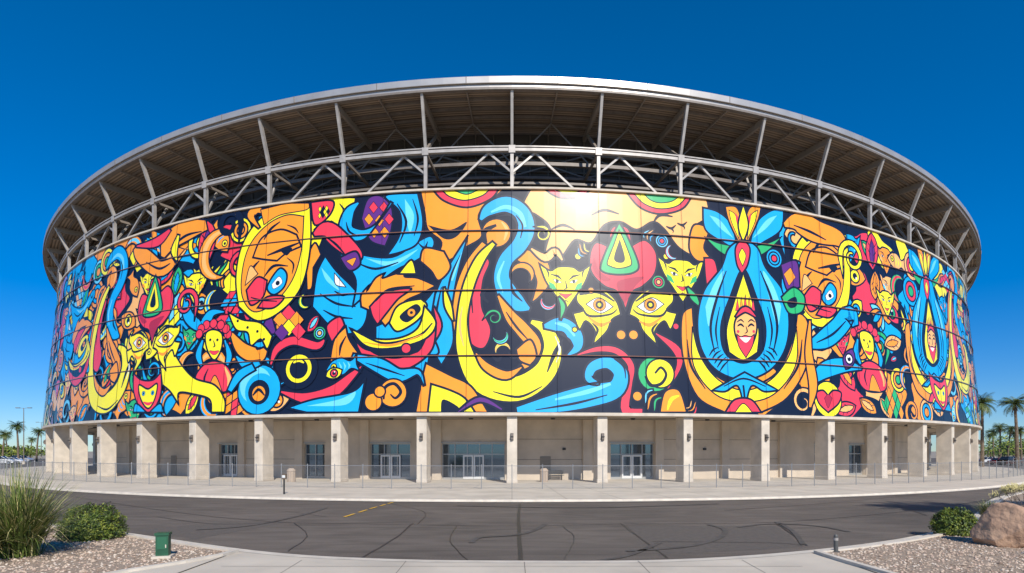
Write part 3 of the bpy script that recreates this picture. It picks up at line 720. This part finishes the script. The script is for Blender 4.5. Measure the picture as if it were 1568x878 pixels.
fp.obj('foreground_pavement',[m_side,m_kerb,m_joint])
m_grav=mat('gravel_base',(.44,.34,.25),.95,col2=(.30,.225,.165),vscale=9,bump=.8,bscale=40)
def inbed(side): 
    pts=[]
    for x,y in ne:
        if side<0 and x<-7.6: pts.append((x,y-.45))
        if side>0 and x>8.3: pts.append((x,y-.45))
    return pts
gb=MB(); ed=MB()
for side in (-1,1):
    top=inbed(side)
    if side<0: top=top+[(-7.35,15.9)]; top=[t for t in top if t[0]>-60]
    else: top=[(8.05,15.75)]+[t for t in top if t[0]<60]
    for i in range(len(top)-1):
        a,b_=top[i],top[i+1]; gb.poly([(a[0],3,.118),(b_[0],3,.118),(b_[0],b_[1],.118),(a[0],a[1],.118)])
    xi=-7.35 if side<0 else 8.05; yi=15.9 if side<0 else 15.75
    pl=[(xi,yi),(xi+side*.1,15.2),(xi+side*.5,14.3),(xi+side*1.2,13.2),(xi+side*2.2,11)] if side<0 else [(xi,yi),(xi+.0,15.2),(xi+.05,14.2),(xi+.2,12.5),(xi+.5,11)]
    for i in range(len(pl)-1): ed.beam((*pl[i],.12),(*pl[i+1],.12),.16,.12)
    for i in range(len(pl)-1):
        a,b_=pl[i],pl[i+1]; gb.poly([(a[0],a[1],.124),(b_[0],b_[1],.124),(xi-side*.001,b_[1],.124),(xi-side*.001,a[1],.124)],1)
    for i in range(len(top)-1): ed.beam((*top[i],.115),(*top[i+1],.115),.14,.10)
gb.obj('gravel_bed',[m_grav,m_side]); ed.obj('bed_edging',[m_kerb])
import bisect
nx=[p[0] for p in ne]
def ney(x):
    i=max(1,min(len(ne)-1,bisect.bisect(nx,x))); a,b_=ne[i-1],ne[i]; t=(x-a[0])/(b_[0]-a[0]); return a[1]+(b_[1]-a[1])*t
gs=MB()
def stone(mb,x,y,z,r,mi):
    k=len(mb.v); an=random.random()*6
    hs=r*random.uniform(.5,.9)
    for i in range(5):
        q=an+i*1.2566; rr=r*random.uniform(.7,1.2); mb.v.append((x+rr*math.cos(q),y+rr*math.sin(q),z+random.uniform(-.2,.3)*r))
    mb.v.append((x+random.uniform(-.3,.3)*r,y+random.uniform(-.3,.3)*r,z+hs))
    for i in range(5): mb.f.append((k+i,k+(i+1)%5,k+5)); mb.m.append(mi)
for side in (-1,1):
    for _ in range(15000):
        x=side*random.uniform(7.5,22); y=random.uniform(12.5,25)
        if side<0 and x>-7.6-max(0,(15.2-y))*.55: continue
        if side>0 and x<8.25: continue
        if y>ney(x)-.55: continue
        stone(gs,x,y,.122,random.uniform(.02,.045)*(1.8 if random.random()<.02 else 1),random.choice((0,0,0,1,2,3)))
gs.obj('gravel',[mat('gravel_tan',(.50,.38,.28),.9),mat('gravel_pink',(.52,.37,.28),.9),mat('gravel_brown',(.30,.21,.15),.9),mat('gravel_pale',(.62,.52,.42),.9)])
# ------------------------------------------------------------ fence
m_galv=mat('galvanised_steel',(.30,.30,.30),.45,metal=.4)
def rf(ph): return rk(ph,87.4,84.75,50)
fe=MB(); pa=-rad(62); pb=rad(62); NF=88; Z=Vector((0,0,1))
for i in range(NF):
    a=pa+(pb-pa)*i/NF;b_=pa+(pb-pa)*(i+1)/NF
    A0,B0=P(rf(a),a,0),P(rf(b_),b_,0)
    fe.cyl(A0+Z*.13,A0+Z*1.82,.03,.03,6,0); fe.cyl(A0+Z*1.82,A0+Z*1.88,.045,.01,6,0)
    fe.beam(A0+Z*1.76,B0+Z*1.76,.035,.035,0); fe.beam(A0+Z*.2,B0+Z*.2,.012,.012,0)
H0,H1=.2,1.74
NW=int((pb-pa)*86/.12); dph=(pb-pa)/NW; dd=(H1-H0)/86
for i in range(NW):
    a=pa+i*dph
    for sg in (-1,1):
        p=P(rf(a),a,H0); q=P(rf(a+sg*dd),a+sg*dd,H1); t=Vector((math.cos(a),math.sin(a),0))*.004
        fe.poly([p-t,p+t,q+t,q-t],0)
fe.obj('chain_link_fence',[m_galv])
# ------------------------------------------------------------ street furniture
def bin_(x,y):
    m=MB(); 
    for k in range(12):
        a=k*math.pi/6; m.obox((.33*math.cos(a),.33*math.sin(a),.5),(.02*math.cos(a),.02*math.sin(a),0),(-.075*math.sin(a),.075*math.cos(a),0),(0,0,.42),0)
    m.cyl((0,0,0),(0,0,.08),.34,.36,16,0); m.cyl((0,0,.05),(0,0,.92),.30,.30,16,1); m.cyl((0,0,.92),(0,0,1.0),.38,.38,16,0); m.cyl((0,0,1.0),(0,0,1.18),.37,.2,16,0); m.cyl((0,0,1.18),(0,0,1.2),.12,.12,12,2)
    m.obj('trash_can',[mat('bin_stone',(.42,.33,.25),.8,var=.2,vscale=20),m_conc2,m_dark],loc=(x,y,.13))
q=P(77.6,phix(833,77.6),0); bin_(q.x,q.y); q=P(79.8,phix(446,79.8),0); bin_(q.x,q.y)
def bench(ph,R):
    m=MB(); e=P(R,ph,.13)
    for k in range(4): m.obox((0,-.21+k*.14,.45),(.8,0,0),(0,.055,0),(0,0,.02),0)
    for k in range(3): m.obox((0,.27+k*.02,.58+k*.13),(.8,0,0),(0,.015,0),(0,0,.05),0)
    for s in (-1,1):
        m.beam((s*.6,-.2,0),(s*.6,-.2,.43),.05,.05,1); m.beam((s*.6,.22,0),(s*.6,.33,.92),.05,.05,1); m.beam((s*.6,-.25,.41),(s*.6,.27,.41),.05,.04,1)
    o=m.obj('bench',[m_dark,m_dark],loc=e); o.rotation_euler=(0,0,ph)
bench(phix(850,74.7),74.7)
x,y=G(435,757,.13); m=MB(); m.beam((0,0,0),(0,0,.95),.07,.07,0); m.obox((0,0,1.08),(.13,0,0),(0,.07,0),(0,0,.15),1); m.obox((0,-.075,1.1),(.09,0,0),(0,.006,0),(0,0,.08),2); m.obox((0,0,1.25),(.15,0,0),(0,.09,0),(0,0,.02),1)
m.obj('call_box_post',[m_dark,mat('box_brown',(.14,.10,.07),.5),m_door],loc=(x,y,.13))
x,y=G(250,854,.12); m=MB(); m.obox((0,0,.03),(.22,0,0),(0,.2,0),(0,0,.03),2); m.obox((0,0,.32),(.145,0,0),(0,.11,0),(0,0,.26),0); m.obox((0,0,.60),(.165,0,0),(0,.13,0),(0,0,.03),0); m.obox((0,-.112,.38),(.11,0,0),(0,.003,0),(0,0,.15),1); m.obox((.09,-.118,.3),(.012,0,0),(0,.01,0),(0,0,.04),2)
m.obj('green_utility_box',[mat('green_enamel',(.018,.085,.042),.5,var=.2,vscale=6),mat('green_enamel_panel',(.022,.12,.06),.5),m_conc],loc=(x,y,.12)).rotation_euler=(0,0,.25)
x,y=G(1280,845,.12); m=MB(); m.cyl((0,0,0),(0,0,.42),.055,.055,12,0); m.cyl((0,0,.42),(0,0,.46),.055,.03,12,0); m.cyl((0,0,.3),(0,0,.37),.058,.058,12,1); m.cyl((0,0,0),(0,0,.02),.1,.1,12,0)
m.obj('bollard_light',[mat('bollard_grey',(.09,.09,.085),.5),m_steel],loc=(x,y,.12))
# ------------------------------------------------------------ vegetation
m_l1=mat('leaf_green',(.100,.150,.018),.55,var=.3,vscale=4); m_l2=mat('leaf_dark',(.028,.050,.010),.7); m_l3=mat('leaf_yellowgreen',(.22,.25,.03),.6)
m_gr1=mat('grass_green',(.14,.19,.035),.6); m_gr2=mat('grass_straw',(.45,.39,.16),.7); m_gr3=mat('grass_blue',(.15,.18,.10),.6)
m_bark=mat('bark',(.16,.115,.08),.9,var=.3,vscale=6)
def bush(x,y,rx,h,z=.12,seed=1,n=9000):
    rnd=random.Random(seed); m=MB()
    for _ in range(n):
        while True:
            v=Vector((rnd.uniform(-1,1),rnd.uniform(-1,1),rnd.uniform(-.25,1)))
            if v.length<=1: break
        r=.72+.30*rnd.random()**.6; v=v.normalized()
        r*=1+.20*noise.noise(v*3.1+Vector((seed,0,0)))+.10*noise.noise(v*8+Vector((seed,3,0)))
        zz=max(.02,(v.z*r*.72+.26)*h)
        c=Vector((v.x*r*rx,v.y*r*rx,zz))
        a=Vector((rnd.gauss(0,1),rnd.gauss(0,1),rnd.gauss(0,1))).normalized(); b_=a.cross(v+Vector((.1,.2,.3))).normalized(); s=rnd.uniform(.016,.034)
        q=noise.noise(v*6+Vector((seed,7,0)))+rnd.uniform(-.4,.4)
        mi=2 if q>.22 else (0 if q>-.25 else 1)
        m.poly([c-a*s*1.4,c+b_*s*.6,c+a*s*1.4,c-b_*s*.6],mi)
    for _ in range(14):
        a=rnd.random()*6.28; m.cyl((0,0,0),(math.cos(a)*rx*.55,math.sin(a)*rx*.55,h*.55),.025,.01,5,3,False)
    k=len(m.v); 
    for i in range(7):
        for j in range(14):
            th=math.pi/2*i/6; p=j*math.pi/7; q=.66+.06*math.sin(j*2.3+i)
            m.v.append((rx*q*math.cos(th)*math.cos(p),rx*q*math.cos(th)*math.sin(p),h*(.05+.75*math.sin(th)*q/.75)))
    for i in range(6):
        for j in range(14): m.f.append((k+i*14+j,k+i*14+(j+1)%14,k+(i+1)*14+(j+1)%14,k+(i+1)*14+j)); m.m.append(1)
    m.obj('round_shrub',[m_l1,m_l2,m_l3,m_bark],loc=(x,y,z))
x,y=G(123,829,.12); bush(x-.05,y+.6,.88,1.06,seed=1)
x,y=G(1462,821,.12); bush(x+.3,y+.4,.64,.86,seed=5,n=7000)
def grass(name,x,y,n,L,spread,mats,seed,wd=.018,z=.12):
    rnd=random.Random(seed); m=MB()
    for _ in range(n):
        a=rnd.random()*6.28; lean=rnd.random()**.7*spread; l=L*rnd.uniform(.5,1.05)
        p=Vector((rnd.gauss(0,.10)*L*.6,rnd.gauss(0,.10)*L*.6,0)); d=Vector((math.cos(a),math.sin(a),0)); sd_=Vector((-d.y,d.x,0))
        prev=None; mi=0 if rnd.random()<.58 else (1 if rnd.random()<.75 else 2)
        an=math.pi/2-lean*.45; droop=lean*rnd.uniform(.5,1.6)
        for k in range(7):
            u=k/6; ww=wd*(1-u)**.7+.0015
            if prev is not None: m.poly([prev[0],prev[1],p+sd_*ww,p-sd_*ww],mi)
            prev=(p-sd_*ww,p+sd_*ww); ang=an-droop*u; p=p+(d*math.cos(ang)+Vector((0,0,1))*math.sin(ang))*l/6
            if p.z<.01: p.z=.01
    return m.obj(name,mats,loc=(x,y,z))
grass('ornamental_grass',-12.55,15.2,1500,2.35,1.35,[m_gr1,m_gr2,m_l2],3,.014)
grass('ornamental_grass',-13.0,14.4,800,1.7,1.5,[m_gr1,m_gr2,m_l2],9,.014)
x,y=G(1520,799,.12); grass('ornamental_grass',x,y+.2,800,.85,1.2,[m_gr3,m_gr2,m_gr1],4,.012)
x,y=G(1566,800,.12); m=MB(); rnd=random.Random(3)
def twig(p,d,l,r,dep):
    q=p+d*l; m.cyl(p,q,r,r*.65,5,0,False)
    if dep==0:
        for _ in range(5):
            c=q+Vector((rnd.gauss(0,.05),rnd.gauss(0,.05),rnd.gauss(0,.05))); m.poly([c,c+Vector((.03,0,.015)),c+Vector((.01,.02,.05))],1)
        return
    for _ in range(3): twig(q,(d+Vector((rnd.gauss(0,.4),rnd.gauss(0,.4),rnd.uniform(-.05,.3)))).normalized(),l*.72,r*.62,dep-1)
for _ in range(5): twig(Vector((0,0,0)),Vector((rnd.gauss(0,.35),rnd.gauss(0,.35),1)).normalized(),.5,.014,4)
m.obj('bare_desert_shrub',[m_bark,m_gr2],loc=(x,y,.12))
import bmesh
m_rock=mat('boulder_stone',(.56,.36,.23),.9,col2=(.36,.22,.145),vscale=2.2,bump=.9,bscale=7,detail=10)
def boulder(x,y,rx,ry,rz,seed):
    bm=bmesh.new(); bmesh.ops.create_icosphere(bm,subdivisions=5,radius=1)
    rnd=random.Random(seed)
    cuts=[(Vector((rnd.gauss(0,1),rnd.gauss(0,1),rnd.gauss(0.2,.8))).normalized(),rnd.uniform(.58,.84)) for _ in range(16)]
    for v in bm.verts:
        p=v.co.copy()
        for n_,d_ in cuts:
            e=p.dot(n_)-d_
            if e>0: p-=n_*e*.95
        p*=1+.06*noise.noise(p*2.2+Vector((seed,0,0)))+.04*noise.noise(p*7)+.018*noise.noise(p*20)
        v.co=Vector((p.x*rx,p.y*ry,max(-.1,p.z*rz+rz*.55)))
    me=bpy.data.meshes.new('boulder'); bm.to_mesh(me); bm.free(); me.materials.append(m_rock)
    me.polygons.foreach_set('use_smooth',[True]*len(me.polygons))
    me.set_sharp_from_angle(angle=.5)
    o=bpy.data.objects.new('boulder',me); scene.collection.objects.link(o); o.location=(x,y,.12); o.rotation_euler=(0,0,seed)
x,y=G(1568,841,.12); boulder(x,y+.6,.88,.75,.78,2); boulder(x+1.3,y+1.2,.8,.7,.75,5)
x,y=G(1522,836,.12); boulder(x+.1,y+.3,.36,.3,.42,8); x,y=G(1508,812,.12); boulder(x+.2,y+.3,.30,.26,.26,11); boulder(x+1.8,y+.5,.5,.5,.42,12)
m_trunk=mat('palm_trunk',(.17,.125,.085),.95,var=.35,vscale=3,bump=.5,bscale=8)
m_pf=mat('palm_frond',(.060,.095,.022),.5,var=.3,vscale=1); m_pf2=mat('palm_frond_light',(.13,.165,.04),.5); m_dead=mat('palm_skirt',(.22,.155,.09),.9)
def palm(h,seed,nf=44,nl=16):
    rnd=random.Random(seed); m=MB(); bx_,by_=rnd.uniform(-.3,.3),rnd.uniform(-.3,.3); pv=Vector((0,0,-.05))
    for k in range(1,11):
        u=k/10; p=Vector((bx_*u*u*2,by_*u*u*2,h*u)); m.cyl(pv,p,.30-.12*(u-.1),.28-.12*u,9,0,False); pv=p
    top=pv
    for f in range(nf):
        a=rnd.random()*6.28; el=rnd.uniform(-.55,1.35); l=rnd.uniform(2.0,2.8); d=Vector((math.cos(a),math.sin(a),0)); sd_=Vector((-d.y,d.x,0)); p=top.copy()
        mi=1 if rnd.random()<.6 else 2
        for k in range(nl):
            u=k/(nl-1); ang=el-u*1.25; t=(d*math.cos(ang)+Vector((0,0,1))*math.sin(ang)); q=p+t*l/nl
            m.poly([p-sd_*.02,p+sd_*.02,q+sd_*.02,q-sd_*.02],mi)
            ll=.72*math.sin(math.pi*min(1,(u*.85+.15)))+.1
            for s in (-1,1):
                tip=q+(sd_*s*.8+t*.6-Vector((0,0,.35+.2*rnd.random()))).normalized()*ll
                m.poly([p,p+t*.09,tip],mi)
            p=q
    for f in range(60):
        a=rnd.random()*6.28; d=Vector((math.cos(a),math.sin(a),0)); sd_=Vector((-d.y,d.x,0)); p=top-Vector((0,0,rnd.uniform(0,.5))); q=p+d*rnd.uniform(.3,.7)-Vector((0,0,rnd.uniform(.5,1.3)))
        m.poly([p-sd_*.12,p+sd_*.12,q],3)
    return m.obj('palm_tree',[m_trunk,m_pf,m_pf2,m_dead])
proto={}
def put_palm(x,y,h,var):
    if var not in proto:
        o=palm(10,var); proto[var]=o.data
    else:
        o=bpy.data.objects.new('palm_tree',proto[var]); scene.collection.objects.link(o)
    s=h/10; o.location=(x,y,-.03); o.scale=(min(1.5,s**.6),)*2+(s,); o.rotation_euler=(0,0,random.random()*6)
def at(px,ytop,h):
    d=(h+1.2-EYE)*FPX/(HY-ytop); return ((px-CX)/FPX*d,d,h)
for px,yt,h,v in ((1504,606,11,1),(1558,607,10.5,2),(1521,655,8,3),(1532,648,9,1),(1543,650,8.5,2),(1553,658,8,3),(1513,662,8,2),(1564,652,8,1),(4,657,7,1),(12,662,7,2),(28,645,9,3),(56,654,8,2),(47,668,7,1),(-12,650,9,1),(1585,640,10,2)):
    put_palm(*at(px,yt,h),v)
put_palm(23.3,17.2,9.5,2); put_palm(27,18.5,10,1); put_palm(30,20,9,3); put_palm(25.5,15.5,11.5,3)
m=MB(); rnd=random.Random(12)
def crown(cx,cy,cz,r,hh,n):
    for _ in range(n):
        v=Vector((rnd.gauss(0,1),rnd.gauss(0,1),rnd.gauss(0,1))).normalized()*rnd.uniform(.45,1.05)
        v*=1+.3*noise.noise(v*2+Vector((cx,cy,0)))
        c=Vector((cx+v.x*r,cy+v.y*r,max(.2,cz+v.z*hh))); a=Vector((rnd.gauss(0,1),rnd.gauss(0,1),rnd.gauss(0,1))).normalized(); b_=a.orthogonal().normalized(); s=rnd.uniform(.2,.45)
        m.poly([c-a*s,c-b_*s*.6,c+a*s,c+b_*s*.6],0 if rnd.random()<.55 else (1 if rnd.random()<.4 else 2))
for _ in range(60):
    sd_=rnd.choice((-1,1,1)); d=rnd.uniform(150,260); k=rnd.uniform(.80,1.05)
    r=rnd.uniform(2,4); hh=rnd.uniform(1.6,3.4 if sd_>0 else 2.4); cx,cy=sd_*k*d,d
    if math.hypot(cx,cy-D)<90: continue
    m.cyl((cx,cy,0),(cx,cy,hh),.25,.12,6,3,False); crown(cx,cy,hh*1.15+.6,r,hh,260)
for _ in range(60):
    k=rnd.choice((-1,1))*rnd.uniform(.78,1.08); d=rnd.uniform(270,420); cx,cy=k*d,d; crown(cx,cy,1.6,rnd.uniform(4,7),2.2,150)
m.obj('distant_trees',[m_l1,m_l2,m_l3,m_bark])
def pole(x,y,h):
    m=MB(); m.cyl((0,0,0),(0,0,.7),.3,.3,10,1); m.cyl((0,0,.7),(0,0,h),.11,.06,8,0)
    for s in (-1,1): m.beam((0,0,h-.1),(s*1.0,0,h),.06,.06,0); m.obox((s*1.25,0,h),(.4,0,0),(0,.2,0),(0,0,.07),0)
    m.obj('parking_lot_light_pole',[m_steel_d,m_conc],loc=(x,y,0))
pole(-104,127,12); pole(-150,190,12)
m_tire=mat('tyre',(.02,.02,.02),.8); m_hub=mat('hub',(.5,.5,.5),.3,metal=.8); m_lamp=mat('tail_lamp',(.5,.02,.02),.3); m_cg=mat('car_glass',(.02,.025,.03),.05,spec=.8)
def car(x,y,rot,col,suv=False):
    e=empty('parked_car',(x,y,0)); e.rotation_euler=(0,0,rot)
    paint=mat('car_paint',col,.25,spec=.6,coat=.8); m=MB(); h=.25 if suv else 0
    lo=[(-2.2,.35),(-2.28,.6),(-2.2,.88+h*.5),(-1.3,.98+h*.5),(1.0,.98+h*.5),(2.0,.82+h*.4),(2.25,.6),(2.2,.32)]
    for s,(yy,) in ((1,(.88,)),(-1,(-.88,))): m.poly([(a,yy,b_) for a,b_ in (lo if s<0 else lo[::-1])],0)
    for i in range(len(lo)):
        a,b_=lo[i],lo[(i+1)%len(lo)]; m.poly([(a[0],-.88,a[1]),(b_[0],-.88,b_[1]),(b_[0],.88,b_[1]),(a[0],.88,a[1])][::-1],0)
    zt=1.42+h*1.3; rb=-1.95 if suv else -1.5; zb0=.985+h*.5
    B=[(rb-.2,zb0),(rb+.25,zt),(.1,zt),(.95,zb0)]
    for s in (-1,1): m.poly([(a,s*(.84 if k in(0,3) else .68),b_) for k,(a,b_) in enumerate(B)],1)
    for i in range(3):
        a,b_=B[i],B[i+1]; ya=.84 if i==0 else .68; yb=.84 if i==2 else .68
        m.poly([(a[0],-ya,a[1]),(b_[0],-yb,b_[1]),(b_[0],yb,b_[1]),(a[0],ya,a[1])],0 if i==1 else 1)
    for s in (-1,1):
        for (xa,za,xb,zb_) in ((B[0][0],B[0][1],B[1][0],B[1][1]),(B[2][0],B[2][1],B[3][0],B[3][1]),(-.35,zb0,-.35,zt)): m.beam((xa,s*.85,za),(xb,s*.69,zb_),.06,.07,0)
    m.obox((-2.24,.65,.75),(.03,0,0),(0,.15,0),(0,0,.07),4); m.obox((-2.24,-.65,.75),(.03,0,0),(0,.15,0),(0,0,.07),4)
    for wx in (-1.4,1.4):
        for s in (-1,1): m.cyl((wx,s*.7,.34),(wx,s*.92,.34),.34,.34,18,2); m.cyl((wx,s*.92,.34),(wx,s*.935,.34),.2,.2,12,3)
    m.obj('body',[paint,m_cg,m_tire,m_hub,m_lamp],parent=e)
for px,d,rot,col,sv in ((4,125,.3,(.75,.75,.75),1),(20,130,.2,(.7,.7,.72),0),(34,150,.1,(.35,.35,.37),1),(1534,120,.1,(.25,.02,.02),0),(1550,118,.2,(.02,.02,.03),1),(1562,112,1.5,(.3,.02,.02),0),(1518,135,0,(.6,.6,.6),0)):
    car((px-CX)/FPX*d,d,rot,col,sv)
# ------------------------------------------------------------ light, sky, camera
EL=rad(38); AZ=rad(18)
sdir=Vector((math.sin(AZ)*math.cos(EL),-math.cos(AZ)*math.cos(EL),math.sin(EL)))
sl=bpy.data.lights.new('sun','SUN'); sl.energy=5.0; sl.angle=rad(.5); sl.color=(1,.95,.87)
so_=bpy.data.objects.new('sun',sl); scene.collection.objects.link(so_); so_.rotation_euler=sdir.to_track_quat('Z','Y').to_euler()
wd=bpy.data.worlds.new('World'); scene.world=wd; wd.use_nodes=True; nt=wd.node_tree
bg=nt.nodes['Background']; sky=nt.nodes.new('ShaderNodeTexSky'); sky.sky_type='NISHITA'; sky.sun_disc=False
sky.sun_elevation=EL; sky.sun_rotation=math.pi-AZ; sky.air_density=.9; sky.dust_density=0.0; sky.ozone_density=3.0; sky.altitude=1200
hs=nt.nodes.new('ShaderNodeHueSaturation'); hs.inputs['Saturation'].default_value=1.5
mxs=nt.nodes.new('ShaderNodeMix'); mxs.data_type='RGBA'; mxs.blend_type='MULTIPLY'; mxs.inputs[0].default_value=1.0
tcw=nt.nodes.new('ShaderNodeTexCoord'); sp=nt.nodes.new('ShaderNodeSeparateXYZ'); cr=nt.nodes.new('ShaderNodeValToRGB')
nt.links.new(tcw.outputs['Generated'],sp.inputs[0]); nt.links.new(sp.outputs['Z'],cr.inputs['Fac'])
e=cr.color_ramp.elements; e[0].position=0.0; e[0].color=(.40,.50,.66,1); e[1].position=.55; e[1].color=(.80,.97,1.0,1)
e2=cr.color_ramp.elements.new(.10); e2.color=(.48,.62,.78,1); e3=cr.color_ramp.elements.new(.28); e3.color=(.70,.86,.96,1)
nt.links.new(sky.outputs[0],hs.inputs['Color']); nt.links.new(hs.outputs[0],mxs.inputs[6]); nt.links.new(cr.outputs['Color'],mxs.inputs[7]); nt.links.new(mxs.outputs[2],bg.inputs['Color']); bg.inputs['Strength'].default_value=.145
cd=bpy.data.cameras.new('camera'); cam=bpy.data.objects.new('camera',cd); scene.collection.objects.link(cam)
cam.location=(0,0,EYE); cam.rotation_euler=(math.pi/2,0,0); cd.lens=36*FPX/1568; cd.sensor_width=36; cd.shift_y=(HY-439)/1568; cd.clip_end=6000
scene.camera=cam
scene.view_settings.view_transform='Standard'; scene.view_settings.look='None'; scene.view_settings.exposure=0
